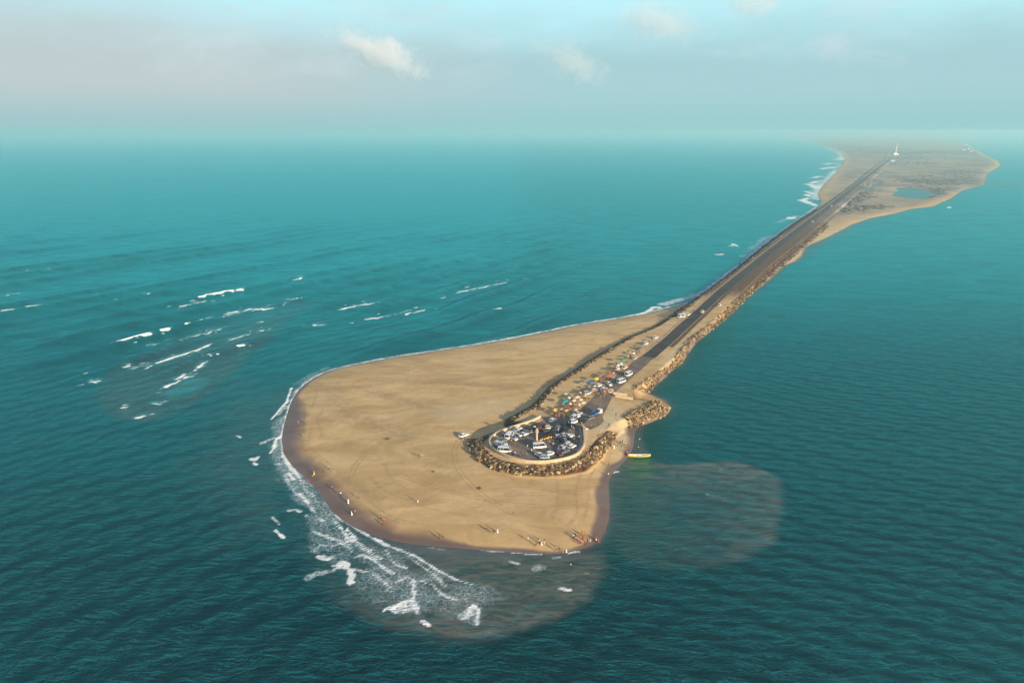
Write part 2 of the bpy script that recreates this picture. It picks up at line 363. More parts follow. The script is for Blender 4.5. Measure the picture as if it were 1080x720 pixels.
# ------------------------------------------------------------------ sea
fx = np.arange(-440, 441, 0.8); gx = [fx[-1]]; st = 0.8
while gx[-1] < 45000: st = min(st*1.045, 900); gx.append(gx[-1]+st)
gx = np.array(gx[1:]); xs = np.concatenate([-gx[::-1], fx, gx])
yw = rows(112, 45000, 0.7, 0.42); yb = [112.0]; st = 1.0
while yb[-1] > -3000: st *= 1.3; yb.append(yb[-1]-st)
yw = np.concatenate([np.array(yb[1:])[::-1], yw])
X, Y = np.meshgrid(xs, yw); P = np.stack([X.ravel(), Y.ravel()], 1)
box = (P[:, 0] > -150) & (P[:, 0] < 3500) & (P[:, 1] > 140) & (P[:, 1] < 14000)
si = np.full(len(P), -60.0); bi = np.nonzero(box)[0]
q = sdist(P[bi], SHORE, 60.0); si[bi] = np.where(np.abs(q) > 1e8, np.sign(q)*60, q)
amp_res = 1-sstep(P[:, 1], 500, 900)
shore_fade = sstep(-si, 1, 35)
leftside = 1-sstep(P[:, 0], -60, 60)
calm = 1-0.8*sstep(P[:, 0], 20, 80)
cd = np.array(W(257,295))-np.array(W(0,345.5)); cd /= np.linalg.norm(cd); nd = np.array([-cd[1], cd[0]])
ph = P@nd; al = P@cd
wv = (vnoise(P, 0.008, 41, 3)-0.5)*34+(vnoise(P, 0.03, 44, 2)-0.5)*5
def crest(x, sharp): return np.exp(sharp*(np.cos(x)-1))
sw1 = crest(2*math.pi*(ph+wv)/34.0, 8.0)*(0.25+0.75*sstep(vnoise(np.stack([ph, al*0.35], 1), 0.02, 47, 2), 0.3, 0.6))
Zw = 2.7*sw1*(1-sstep(P[:, 0], 0, 130))*sstep(P[:, 1], 300, 400)*shore_fade*(1-sstep(P[:, 1], 650, 1100))
for lam, ang, a_, sd_ in [(13, 0.05, 0.07, 1), (9.4, 0.35, 0.06, 2), (6.3, -0.3, 0.04, 3)]:
    d = nd*math.cos(ang)+cd*math.sin(ang); Zw += a_*np.sin(2*math.pi*((P@d)+wv*0.6)/lam+sd_)*shore_fade*amp_res*calm
dr = np.array([0.30, 0.95])
for lam, ang, a_, sd_ in [(11, 0.0, 0.06, 1), (6.9, 0.3, 0.045, 2), (4.6, -0.25, 0.03, 5)]:
    d = np.array([math.sin(0.38+ang), math.cos(0.38+ang)]); Zw += a_*np.sin(2*math.pi*((P@d)+wv*0.5)/lam+sd_)*(1-calm*leftside)*shore_fade*amp_res*0.9

plume = np.zeros(len(P)); milk_sheen = np.zeros(len(P)); foam = np.zeros(len(P))
def poly_field(pts, soft, inner=None):
    poly = WP(pts); a, b = poly.min(0)-soft*2, poly.max(0)+soft*2
    i = np.nonzero((P[:, 0] > a[0]) & (P[:, 0] < b[0]) & (P[:, 1] > a[1]) & (P[:, 1] < b[1]))[0]
    d = sdist(P[i], poly); d = d+(vnoise(P[i], 0.09, 51)-0.5)*soft*1.5+(vnoise(P[i], 0.035, 52, 5)-0.5)*8.0
    return i, sstep(d, -soft, soft), d
i, f, d = poly_field([(655,484),(690,486),(720,488),(745,486),(775,486),(800,494),(818,504),(829,519),(826,545),(812,568),(780,588),(740,600),(700,601),(668,592),(648,575),(644,540),(645,505)], 1.7)
ring = 0.50+0.50*np.exp(-np.maximum(d, 0)/7.0)
up = sstep(P[i][:, 1], 205, 232)
plume[i] = np.maximum(plume[i], f*np.clip(0.42+(ring-0.42)*0.8*sstep(P[i][:, 0]+0.6*(P[i][:, 1]-200), 25, 75)+0.22*up+0.2*sstep(P[i][:, 0], 50, 90)-0.15*(1-up), 0, 1)*0.95)
i, f, d = poly_field([(295,470),(300,500),(330,540),(350,560),(400,572),(520,582),(610,584),(634,586),(634,604),(622,626),(590,645),(545,660),(505,672),(470,678),(430,672),(390,655),(350,625),(315,585),(290,540),(280,500)], 2.2)
plume[i] = np.maximum(plume[i], f*(0.12+0.85*sstep(P[i][:, 0]+0.5*(P[i][:, 1]-170)*(P[i][:, 1] > 170), -62, -15)))
i, f, d = poly_field([(332,318),(310,335),(280,362),(245,395),(215,418),(180,436),(150,445),(120,440),(95,420),(110,395),(160,368),(210,345),(260,326),(300,314)], 4)
plume[i] = np.maximum(plume[i], f*0.40*sstep(P[i]@np.array([0.7, -0.35]), -330, -230))
i, f, d = poly_field([(240,400),(290,420),(320,470),(300,560),(250,560),(215,500)], 20)
plume[i] = np.maximum(plume[i], f*0.3)
# churned water of the open side and breakers, plus painted brightening with distance
milk_sheen = 0.12*leftside*sstep(P[:, 1], 240, 420)*(0.5+vnoise(P, 0.006, 61, 3)) + 0.25*sstep(P[:, 1], 150, 280)*(0.6+0.4*leftside)
milk_sheen += 0.62*sstep(P[:, 1], 250, 620)+0.24*sstep(P[:, 1], 330, 900)  # far sky sheen and darker foreground put into the water colour
milk_sheen = np.clip(milk_sheen, 0, 1.25)
def blob(field, pts, rad, v, noisy=0.0):
    poly = WP(pts); a, b = poly.min(0)-rad*1.6, poly.max(0)+rad*1.6
    i = np.nonzero((P[:, 0] > a[0]) & (P[:, 0] < b[0]) & (P[:, 1] > a[1]) & (P[:, 1] < b[1]))[0]
    if not len(i): return
    Q = P[i]; d = seg_dist(Q, poly, False) if len(poly) > 1 else np.hypot(*(Q-poly[0]).T)
    if noisy: d = d+(vnoise(Q, 0.25 if rad < 6 else 0.1, 71)-0.5)*rad*noisy
    field[i] = np.maximum(field[i], v*sstep(-d, -rad, -rad*0.25))
blob(milk_sheen, [(185,414),(200,408),(208,402)], 11, 1.0, 0.8)
for pts in [[(120,320),(100,318)], [(165,322),(190,326)], [(295,292),(306,294)], [(350,330),(372,331)], [(375,322),(390,318)], [(470,305),(500,300),(540,300)], [(385,335),(400,325),(425,325)],
            [(505,326),(516,328)], [(230,330),(262,325)], [(160,384),(205,368)], [(470,300),(520,296)], [(560,297),(545,302)], [(440,330),(470,325)], [(480,350),(510,352)]]:
    blob(milk_sheen, pts, 9, 0.85, 1.2)
CRESTS = [(23,288.5,30,287.7,.8),(54,283.7,58,283,.6),(12,310.5,24,309,1),(2,327.8,14,326,1),(28,323.5,34,322.5,.9),(36,322.3,44,321,.9),(127,318.5,134,317.5,1),(135,317,145,314.5,1),
 (160,311,164,310.5,.6),(190,323.3,202,321,1),(204,320.2,217,317.8,1),(211,316,227,312.3,1.1),(229,311.5,246,308.6,1),(248,308.2,257,306.5,1),(105,311,109,310.5,.4),
 (312,295,318,293.7,1.1),(298,320,304,318.5,.8),(306,318,314,316.6,1),(118,364.8,133,361.5,1.1),(131,361.5,145,358.5,1.2),(144,358.5,158,355.3,1.1),(170,351.5,178,349.5,1),
 (161,363.8,167,363,.9),(196,344.5,199,344,.7),(207,341.5,214,339.5,1),(217,339.3,228,336.2,1.2),(227,336.3,240,334,1.1),(236,331.5,250,329,1.1),(240,332.5,256,329.5,.8),
 (257,328.5,265,325.8,1),(266,329,273,327,.9),(272,325.3,276,324.5,.8),(277,327.5,288,325,1),(282,322.5,288,321,.9),(190,358.5,194,357.5,.6),(196,357,204,354.5,.8),(205,354.3,211,352.6,.9),
 (220,350.8,223,350,.7),(227,348.8,232,346.8,.8),(165,382.8,176,379.2,1.1),(176,379.3,190,375,1.3),(190,375,205,370,1.3),(206,370.2,214,366.8,1.2),(214,366.8,221,363.2,1.3),(130,387.3,136,386,.9),
 (140,388.8,145,387.6,.9),(150,386.5,154,385.8,.9),(156,387.5,160,386.2,.9),(241,359,247,357.3,.7),(249,356.6,257,354.2,.8),(259,353.5,262,352.6,.7),(274,349,278,348.2,.7),(284,347.5,287,346.5,.7),
 (251,366,257,365.2,.8),(205,391,210,387.6,.8),(210,387.4,215,382.5,1),(174,408.5,183,404.6,1.1),(184,404.5,198,397.2,1.1),(186,400,194,395,.9),(218,375,223,376,.5),(270,341,277,340,.4),
 (146,440.3,152,438.6,1),(128,430.2,132,429.4,.7),(162,425.5,170,426.3,.5),(94,403.2,104,402,.9),(96,401,102,404,.6),(356,327.2,370,323.8,1.1),(371,323.8,378,322.2,1),(384,321.5,391,320,1),
 (386,337,403,334.5,.9),(404,333.8,412,332.5,1),(416,332,421,331,.9),(428,331.5,434,329.5,1),(436,329.8,448,327,1),(484,308.4,492,306.5,.9),(492,306.6,506,303.8,1.2),(506,303.8,520,300.8,1.2),
 (520,300.6,534,298.2,1.3),(541,299.4,547,298,.8),(516,330.2,528,328,1),(331,344,343,343,.7),(466,314.5,470,313.5,.5),(756,268.4,762,268.2,1.6),(770,259,776,258.6,1.6),(773,257.5,778,260,1.4)]
for x0, y0, x1, y1, k in CRESTS:
    k *= random.uniform(.68, .95)
    n = max(2, int(abs(x1-x0)/4))
    pts = [(x0+(x1-x0)*j/n, y0+(y1-y0)*j/n+random.uniform(-.35, .35)) for j in range(n+1)]
    blob(foam, pts, 1.55*k*(1.0 if y0 > 300 else 1.3), 1.05, 1.8)
    blob(milk_sheen, [(a, b-1.3) for a, b in pts], 7*k, 0.8, 0.9)
    blob(foam, [(a+random.uniform(-1, 1), b-0.8) for a, b in pts], 4.5*k, 0.36, 1.2)
# broken bits and thin trails either side of the crests
for x0, y0, x1, y1, k in CRESTS:
    if y0 < 275: continue
    for q_ in range(3):
        t_ = random.uniform(-1.2, 2.2); a = x0+(x1-x0)*t_; b = y0+(y1-y0)*t_+random.choice([-3.2, -1.6, 0, 0, 1.8])+random.uniform(-.6, .6); l_ = random.uniform(1, 4)
        blob(foam, [(a, b), (a+l_, b-l_*.22)], 0.9, random.uniform(.5, .95), 1.6)
# surf about the point
SURF = [([(353,542),(362,549),(372,555),(392,567),(409,575),(425,581),(441,588),(460,600),(480,610),(498,616.5)], 1.1, .95),
 ([(366,556),(371,563),(376,571),(391,580)], 1.0, .9),([(366,556),(366,569),(369,578),(371,583)], .9, .85),([(408,580),(412,588),(417,595),(430,599)], .9, .8),
 ([(340,585),(347,588),(358,584),(366,582)], 1.2, .7),([(372,588),(382,585),(392,588),(400,594),(406,600),(414,604)], 1.1, .85),([(420,612),(430,608),(435,612),(437,622),(436,634)], 1.2, .8),
 ([(404,613),(408,622)], .8, .6),([(359,594),(362,592),(366,595)], 2.0, 1.25),([(369,602),(371,607),(370,614)], 1.6, 1.2),([(325,610),(333,604),(340,603),(352,600),(360,597)], 2.2, .60),
 ([(404,644),(410,641),(418,645)], 1.3, .9),([(414,641),(424,636),(434,632),(439,638),(441,646)], 1.3, .92),([(425,642),(438,640)], 3.2, .72),([(494,643),(500,637),(504,643),(504,650),(502,657)], 1.2, .95),
 ([(446,655),(452,659)], 1.2, 1.0),([(488,650),(496,645)], 3, .7),([(286,442),(290,438),(296,430),(302,424),(306,414),(308,409)], 1.2, .95),([(294,437),(299,428),(303,430)], 2.2, .6),
 ([(285,478),(289,472),(291,464),(299,457),(301,448)], 1.5, 1.15),([(275,468),(285,464),(291,462)], 2.5, .6),([(299,480),(303,488),(308,494),(314,500),(318,506)], 1.4, 1.1),([(304,499),(310,505)], 1.3, 1.0),
 ([(290,489),(298,489)], 1.2, .7),([(265,484),(269,485),(273,482)], 1.5, 1.2),([(268,488),(270,490)], 1.2, 1.1),([(250,459),(254,461)], 1.0, 1.0),([(288,545),(291,549)], 1.4, 1.1),([(292,550),(294,553)], 1.3, 1.1),
 ([(291,559),(294,563),(299,567)], 1.6, 1.2),([(323,528),(325,530)], 1.3, 1.1),([(305,538),(312,537),(316,539)], 1.7, .8),([(322,543),(328,546)], 1.5, .8),([(338,548),(341,549)], 1.3, 1.0),
 ([(335,587),(345,589),(349,588)], 1.4, .9),([(331,580),(338,574),(348,576),(360,573)], 2.0, .62),([(328,506),(336,512),(344,521),(348,531)], 1.4, .8),([(318,508),(322,516),(330,522)], 2.0, .65),
 ([(538,592),(546,594)], 1.8, .8),([(565,599),(572,597)], 2.5, .55),([(584,588),(592,587)], 1.6, .7),([(592,620),(600,622)], 1.1, .9),([(616,603),(620,604)], 1.0, .7),([(506,575),(514,574),(518,578)], 1.0, .7),
 ([(500,578),(515,580.5),(530,581)], .9, .8),([(572,583),(578,581.5),(586,583)], 1.2, .9),([(600,583),(606,581),(612,582)], 1.2, .8),([(540,582.5),(560,584),(572,584)], .8, .75),
 ([(636,506),(638,520),(636,530),(633,540)], 1.0, .9),([(633,545),(630,556)], 1.0, .7),([(640,501),(645,498),(652,497)], .9, .9),([(450,577),(470,580)], .9, .5),
 ([(352,548),(360,556),(366,566),(376,574),(390,583),(404,590)], .9, .9),([(330,560),(345,566),(358,570),(368,578)], 1.0, .8),([(350,596),(372,600),(392,604),(404,612),(414,622)], 1.0, .8),([(430,586),(444,596),(458,606),(470,618)], .9, .75),([(444,612),(456,616),(466,626),(478,632)], 1.0, .8),([(316,520),(324,530),(332,541),(340,550)], 1.0, .85),([(300,500),(306,512),(314,522)], 1.0, .75),
 ([(628,592),(650,600)], 1.0, .3),([(745,521),(765,525)], 1.0, .5)]
for pts, r, v in SURF: blob(foam, [(a+random.uniform(-.4, .4), b+random.uniform(-.3, .3)) for a, b in pts], r*0.78, v*1.0, 1.4)
for pts, r, v in [([(320,520),(335,535),(350,548)], 6, .50),([(330,545),(350,565),(385,580),(410,592)], 8, .44),([(345,575),(375,578),(360,585)], 6, .42),([(400,600),(425,615),(450,628),(480,625)], 8, .46),
                  ([(455,610),(475,620),(500,630),(515,628)], 6, .42),([(300,440),(295,455),(292,470),(302,490),(318,512)], 6.5, .50),([(380,610),(420,632)], 6, .36),([(440,640),(480,640),(500,655)], 6, .36),
                  ([(500,620),(520,625)], 4, .36),([(310,405),(322,398),(345,388)], 3, .42),([(630,510),(636,545),(628,568)], 2.2, .35)]:
    blob(foam, pts, r, v*0.98, 1.6)
# foam along the beach of the open side and the causeway
blob(foam, [(x, y-0.4) for x, y in SHORE_L[:31]], 0.9, 0.85, 1.0)
blob(foam, [(x, y-0.8) for x, y in SHORE_L[:12]], 2.0, 0.75, 1.1)
blob(foam, [(x-1.5, y-1.0) for x, y in SHORE_L[8:26]], 1.6, 0.5, 1.2)
blob(foam, [(674,332),(684,328),(690,324),(695,324)], 3.2, 1.2, 1.0)
blob(foam, [(700,321),(718,316),(728,313),(738,309)], 6, 0.66, 1.2)
LB = [(738,312.5),(755.5,299.5),(771,287),(783,279),(797,266.5),(810,255.5),(831,240),(845.5,230),(862,219)]
blob(foam, [(a-1.2, b-0.6) for a, b in LB], 3.4, 0.8, 1.3)
blob(foam, [(785,271),(795,262),(806,252),(815,248)], 8, 0.5, 1.5)
blob(foam, [(822,234),(832,231),(840,228)], 10, 0.6, 1.5)
blob(milk_sheen, [(800,262),(830,238),(855,215),(880,185)], 60, 0.9, 1.0)
for pts, r in [([(845.5,211),(852,214),(862,217)], 12),([(846,211),(851,209)], 10),([(850,202),(858,204)], 14),([(852,194),(858,196),(863,199)], 15),([(857,193),(862,191)], 12),([(858,188),(864,186)], 15),
               ([(867,179),(877,176)], 20),([(870,174),(876,172)], 18),([(876,183),(881,181)], 15),([(850,205),(853,207)], 10),([(880,169),(888,167)], 25),([(831,231),(838,229)], 9)]:
    blob(foam, pts, r*0.9, 1.15, 1.5)
blob(foam, [(831,144.8),(848,148),(864,152.4),(880,158),(888,162),(890,169)], 55, 0.75, 0.7)
blob(foam, [(888,172),(880,182),(868,193),(861,204),(862,210)], 20, 0.72, 1.4)
blob(foam, [(1003,219),(1018,222),(1030,222)], 10, 0.4, 1.0)
foam = np.clip(foam, 0, 1.3)
shallow = np.exp(np.minimum(si, 0)/1.8)*0.9
i, f, d = poly_field([(300,470),(345,528),(400,560),(500,576),(560,580),(560,588),(480,590),(400,573),(350,546),(310,505)], 3); shallow[i] = np.maximum(shallow[i], 0.62*f)
i, f, d = poly_field([(664,440),(676,444),(684,447),(680,456),(680,468),(684,477),(668,482),(655,490),(648,492),(645,505),(648,520),(646,545),(640,565),(625,575),(636,540),(636,505),(660,478)], 1.6); shallow[i] = np.maximum(shallow[i], 0.75*f)
blob(shallow, [(1048,192),(1062,196),(1080,197)], 60, 0.6, 0.8)
blob(shallow, [(850,268),(870,254),(905,237),(940,227)], 9, 0.55, 0.8)
Zw = Zw+np.clip(foam-0.9, 0, 1)*0.5*shore_fade
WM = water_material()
sea = mesh_np('water', np.column_stack([P, Zw]), grid_faces(len(yw), len(xs)), WM, {'plume': plume, 'foam': foam, 'milk_sheen': milk_sheen, 'shallow': shallow}, True)
tag(sea, kind='structure')
sbd = mesh_np('seabed', np.array([[-46000, -3100, -6], [46000, -3100, -6], [46000, 46000, -6], [-46000, 46000, -6]], float), np.array([[0, 1, 2, 3]]), mat('seabed_silt', (0.1, 0.09, 0.07), 0.9))
tag(sbd, kind='structure')
del P, X, Y, Zw, plume, foam, milk_sheen, shallow, si
# ------------------------------------------------------------------ roads, plaza, paths
def smooth_line(pts, n=6):
    pts = [np.array(p, float) for p in pts]; out = []
    for i in range(len(pts)-1):
        p0 = pts[max(0, i-1)]; p1 = pts[i]; p2 = pts[i+1]; p3 = pts[min(len(pts)-1, i+2)]
        for j in range(n):
            t = j/n; out.append(0.5*((2*p1)+(-p0+p2)*t+(2*p0-5*p1+4*p2-p3)*t*t+(-p0+3*p1-3*p2+p3)*t**3))
    out.append(pts[-1]); return np.array(out)
def normals(L):
    d = np.gradient(L, axis=0); d /= np.linalg.norm(d, axis=1)[:, None]; return np.stack([d[:, 1], -d[:, 0]], 1)   # to the right
def ribbon(name, L, o0, o1, z, m, zfun=None):
    N = normals(L); A = L+N*np.asarray(o0).reshape(-1, 1); B = L+N*np.asarray(o1).reshape(-1, 1)
    V = np.empty((len(L)*2, 3)); V[0::2, :2] = A; V[1::2, :2] = B; V[:, 2] = z if zfun is None else zfun(V[:, :2])+z
    i = np.arange(len(L)-1)*2
    return mesh_np(name, V, np.stack([i, i+1, i+3, i+2], 1), m)
def flat_poly(name, pts, z, m):
    bm = bmesh.new(); vs = [bm.verts.new((x, y, z)) for x, y in pts]; f = bm.faces.new(vs)
    bmesh.ops.triangulate(bm, faces=[f]); bmesh.ops.recalc_face_normals(bm, faces=bm.faces)
    for f in bm.faces:
        if f.normal.z < 0: f.normal_flip()
    me = bpy.data.meshes.new(name); bm.to_mesh(me); bm.free(); me.materials.append(m)
    o = bpy.data.objects.new(name, me); col.objects.link(o); return o
ASPH = asphalt_material('causeway_asphalt', (0.011, 0.009, 0.012), (0.026, 0.021, 0.023), 0.12)
WORN = asphalt_material('worn_asphalt', (0.085, 0.07, 0.062), (0.15, 0.115, 0.095), 0.6)
PLZ = asphalt_material('plaza_asphalt', (0.125, 0.098, 0.082), (0.21, 0.165, 0.132), 0.55)
ROADC = smooth_line(WP([(648,409),(665,393.5),(690,371.5),(706,358),(722,343),(736,330.5),(752,315.5),(769,301),(783,289.5),(793,281.5),(809,268),(830,251.5),(846.7,238.5),(857.8,230),(877.8,215.5),(891,205),(902,196),(924.5,178.3),(937.5,168)], 3.0), 8)
tag(ribbon('road', ROADC[14:], -3.5, 3.5, 3.05, ASPH), kind='structure')
RN = ROADC[16:]
pathm = mat('pale_earth_path', (0.40, 0.27, 0.20), 0.9, var=0.25, vscale=0.3)
tag(ribbon('path', RN, -5.6, -4.3, 3.04, pathm), kind='structure')
tag(ribbon('road_shoulder', ROADC[20:], 3.9, 6.4, 3.03, mat('worn_earth_shoulder', (0.12, 0.055, 0.032), 0.95, var=0.3, vscale=0.2)), kind='structure')
lb = WP([(598,444),(606,435),(617,427),(628,416),(640,405),(652,393.5),(668,381),(682,371.5),(700,357.5),(714,345.5)], 3.0)
rb = WP([(724,344.5),(706,361.5),(691,376.5),(677,389),(663,401),(651,411.5),(645,420),(640,430),(635.5,439),(637,444),(631,449.5),(623,453),(618,450.5),(614,446)], 3.0)
tag(flat_poly('forecourt', np.vstack([lb, rb]), 3.02, WORN), kind='structure')
WALLPX = [(570,440.5),(561,445),(549,449),(537,453),(527,456.5),(520,461),(516.5,466),(518,472),(526,478.5),(537,483.5),(550,487),(566,488.5),(583,487.5),(600,484),(609,480),(614,474.5),(616.5,468),(616,459),(615.5,450.5)]
WALL = smooth_line(WP(WALLPX, 3.0), 6)
tag(flat_poly('parking_lot', np.vstack([WALL[3:-1], WP([(612,446),(603,440),(590,437),(575,439)], 3.0)]), 3.035, PLZ), kind='structure')
# painted bay lines on the plaza
# ------------------------------------------------------------------ mesh builders
class MB:
    def __init__(s): s.v = []; s.f = []; s.m = []
    def add(s, vs, fs, mi=0):
        b = len(s.v); s.v += [tuple(v) for v in vs]; s.f += [tuple(i+b for i in f) for f in fs]; s.m += [mi]*len(fs)
    def box(s, c, d, rot=0, mi=0, top=1.0):
        x, y, z = (k/2 for k in d); cr, sr = math.cos(rot), math.sin(rot); vs = []
        for zz, k in ((-z, 1), (z, top)):
            for a, b in ((-x, -y), (x, -y), (x, y), (-x, y)): vs.append((c[0]+(a*cr-b*sr)*k, c[1]+(a*sr+b*cr)*k, c[2]+zz))
        s.add(vs, [(0, 3, 2, 1), (4, 5, 6, 7), (0, 1, 5, 4), (1, 2, 6, 5), (2, 3, 7, 6), (3, 0, 4, 7)], mi)
    def tube(s, a, b, r0, r1=None, n=8, mi=0):
        r1 = r0 if r1 is None else r1; a, b = Vector(a), Vector(b); d = (b-a).normalized()
        u = d.cross(Vector((0, 0, 1)) if abs(d.z) < .9 else Vector((1, 0, 0))).normalized(); w_ = d.cross(u)
        vs = [a+(u*math.cos(t)+w_*math.sin(t))*r0 for t in (2*math.pi*i/n for i in range(n))]+[b+(u*math.cos(t)+w_*math.sin(t))*r1 for t in (2*math.pi*i/n for i in range(n))]
        s.add(vs, [(i, (i+1) % n, n+(i+1) % n, n+i) for i in range(n)]+[tuple(range(n))[::-1], tuple(range(n, 2*n))], mi)
    def loft(s, secs, mi=0, caps=True):
        n = len(secs[0]); vs = [p for q in secs for p in q]
        fs = [(k*n+i, k*n+(i+1) % n, (k+1)*n+(i+1) % n, (k+1)*n+i) for k in range(len(secs)-1) for i in range(n)]
        if caps: fs += [tuple(range(n))[::-1], tuple(range((len(secs)-1)*n, len(secs)*n))]
        s.add(vs, fs, mi)
    def lathe(s, prof, n=20, mi=0, c=(0, 0)):
        s.loft([[(c[0]+r*math.cos(2*math.pi*i/n), c[1]+r*math.sin(2*math.pi*i/n), z) for i in range(n)] for r, z in prof], mi)
    def mesh(s, name, mats, smooth=False):
        me = bpy.data.meshes.new(name); me.from_pydata(s.v, [], s.f); me.update()
        for m in (mats if isinstance(mats, (list, tuple)) else [mats]): me.materials.append(m)
        me.polygons.foreach_set('material_index', s.m)
        bm = bmesh.new(); bm.from_mesh(me); bmesh.ops.recalc_face_normals(bm, faces=bm.faces); bm.to_mesh(me); bm.free()
        if smooth:
            me.polygons.foreach_set('use_smooth', [True]*len(me.polygons))
            if hasattr(me, 'set_sharp_from_angle'): me.set_sharp_from_angle(angle=math.radians(40))
        return me
    def build(s, name, mats, parent=None, smooth=False):
        o = bpy.data.objects.new(name, s.mesh(name, mats, smooth)); col.objects.link(o); o.parent = parent; return o
def empty(name, loc=(0, 0, 0), rz=0.0):
    o = bpy.data.objects.new(name, None); o.empty_display_size = 0.5; o.location = loc; o.rotation_euler = (0, 0, rz); col.objects.link(o); return o
def child(name, me, parent, m=None, loc=(0, 0, 0)):
    o = bpy.data.objects.new(name, me); col.objects.link(o); o.parent = parent; o.location = loc
    if m is not None:
        o.material_slots[0].link = 'OBJECT'; o.material_slots[0].material = m
    return o
def heading(px, py, dx, dy, z=3.0):
    a = np.array(W(px, py, z)); b = np.array(W(px+dx, py+dy, z)); d = b-a; return math.atan2(d[1], d[0])

# ------------------------------------------------------------------ parapet wall round the plaza
def parapet():
    N = normals(WALL); root = empty('parapet_wall', (*WALL[len(WALL)//2], 3.0)); o = WALL[len(WALL)//2]
    L = WALL-o
    def strip(name, w0, w1, z0, z1, m):
        secs = []
        for p, n in zip(L, N):
            a, b = p+n*w0, p+n*w1; secs.append([(a[0], a[1], z0), (b[0], b[1], z0), (b[0], b[1], z1), (a[0], a[1], z1)])
        mb = MB(); mb.loft(secs); return mb.build(name, m, root)
    strip('wall', -0.22, 0.22, -0.8, 1.05, mat('cream_painted_wall', (0.55, 0.42, 0.25), 0.8, var=0.18, vscale=0.8))
    strip('coping', -0.32, 0.32, 1.052, 1.2, mat('pale_coping', (0.60, 0.49, 0.32), 0.8, var=0.1, vscale=1.0))
    strip('footway', -1.9, -0.225, -0.5, 0.16, mat('footway_concrete', (0.42, 0.33, 0.23), 0.9, var=0.25, vscale=0.6))
    tag(root, 'curved cream parapet wall bending round the round parking lot above the rocks', 'wall')
parapet()

# ------------------------------------------------------------------ boulders
ROCKM = [mat('boulder_ochre', (0.27, 0.165, 0.062), 0.9, var=0.45, vscale=1.5, bump=0.05), mat('boulder_brown', (0.085, 0.048, 0.027), 0.9, var=0.4, vscale=1.5, bump=0.05), mat('boulder_pale', (0.42, 0.30, 0.14), 0.9, var=0.35, vscale=1.5, bump=0.05),
         mat('boulder_dark', (0.07, 0.045, 0.035), 0.9, var=0.4, vscale=1.5)]
def hull_rock(seed, n=15):
    r = np.random.default_rng(seed); bm = bmesh.new()
    for i in range(n):
        v = r.normal(size=3); v /= np.linalg.norm(v); v *= np.array([1, r.uniform(.65, .9), r.uniform(.5, .8)])*r.uniform(.8, 1.05); bm.verts.new(v)
    g = bmesh.ops.convex_hull(bm, input=bm.verts)
    bmesh.ops.delete(bm, geom=[e for e in g['geom_interior'] if isinstance(e, bmesh.types.BMVert)], context='VERTS')
    bmesh.ops.triangulate(bm, faces=bm.faces)
    bm.verts.index_update(); bm.verts.ensure_lookup_table()
    V = np.array([v.co[:] for v in bm.verts]); F_ = np.array([[v.index for v in f.verts] for f in bm.faces]); bm.free(); return V, F_
RK = [hull_rock(100+i) for i in range(12)]
def band(a, b, n, size, z=3.0, zb=None):
    """points between two traced lines"""
    A = smooth_line(WP(a, z), 8); B = smooth_line(WP(b, z if zb is None else zb), 8)
    def at(L, t):
        d = np.r_[0, np.cumsum(np.linalg.norm(np.diff(L, axis=0), axis=1))]; d /= d[-1]
        return np.stack([np.interp(t, d, L[:, 0]), np.interp(t, d, L[:, 1])], 1)
    t = rng.random(n); u = rng.random(n)[:, None]; P_ = at(A, t)*(1-u)+at(B, t)*u
    return P_, rng.uniform(size[0], size[1], n)
zones = []
# (points, sizes, material weights, individual label or None)
TOE = [(494,462),(493,467),(495,476),(501,484),(512,491),(528,498),(552,502),(578,502),(604,497.5),(627,488.5),(636,480),(644,468),(650,458)]
TOP = [(509,462),(508,467),(510,473),(518,480),(528,486),(543,490),(556,492),(578,492),(603,488),(619,480),(627,471),(634,462),(643,454)]
a, b = band(TOP, TOE, 1080, (0.35, 1.35), 3.0, 1.2); zones.append((a, b, [.36, .48, .12, .04], 'apron'))
G1 = [(658,440),(668,435.5),(678,430),(688,424),(697,421.5)]; G2 = [(665,451),(677,447),(691,442),(702,437),(708,428)]
a, b = band(G1, G2, 620, (0.45, 1.1), 2.6, 0.6); zones.append((a, b, [.52, .2, .26, .02], 'groyne'))
a, b = band([(668,413),(674,406),(690,396),(706,384),(716,372)], [(684,414),(692,405),(705,393),(717,384),(724,374)], 420, (0.4, 0.95), 2.4, 0.3); zones.append((a, b, [.45, .35, .18, .02], 'east'))
a, b = band([(716,372),(727,358),(747,343),(770,322),(795,299)], [(723,376),(733,362),(756,344),(773,329),(797,306)], 700, (0.45, 1.1), 2.6, 0.2); zones.append((a, b, [.35, .5, .1, .05], 'east2'))
a, b = band([(795,299),(825,271),(848,253),(872,232)], [(797,306),(824,283),(846,264),(874,240)], 620, (0.6, 1.4), 2.8, 0.4); zones.append((a, b, [.15, .7, .0, .15], 'east3'))
a, b = band([(540,445),(556,436),(571,427),(588,408),(606,396),(627,382),(648,369)], [(538,443),(553,434),(565,427),(584,407),(602,394),(623,381),(645,368)], 520, (0.4, 0.95), 3.0, 1.4); zones.append((a, b, [.3, .4, .1, .2], 'west'))
a, b = band([(648,369),(668,357),(694,345)], [(645,368),(665,356),(692,344)], 120, (0.3, 0.7), 3.0, 1.6); zones.append((a, b, [.2, .5, .1, .2], 'west2'))
a, b = band([(706,337),(720,329),(742,313),(774,289),(800,268),(834,242),(864,222)], [(704,337),(716,328),(737,313),(770,288),(796,267),(830,241),(861,221)], 1400, (0.8, 2.0), 3.0, 0.3); zones.append((a, b, [.03, .27, .0, .7], 'west3'))
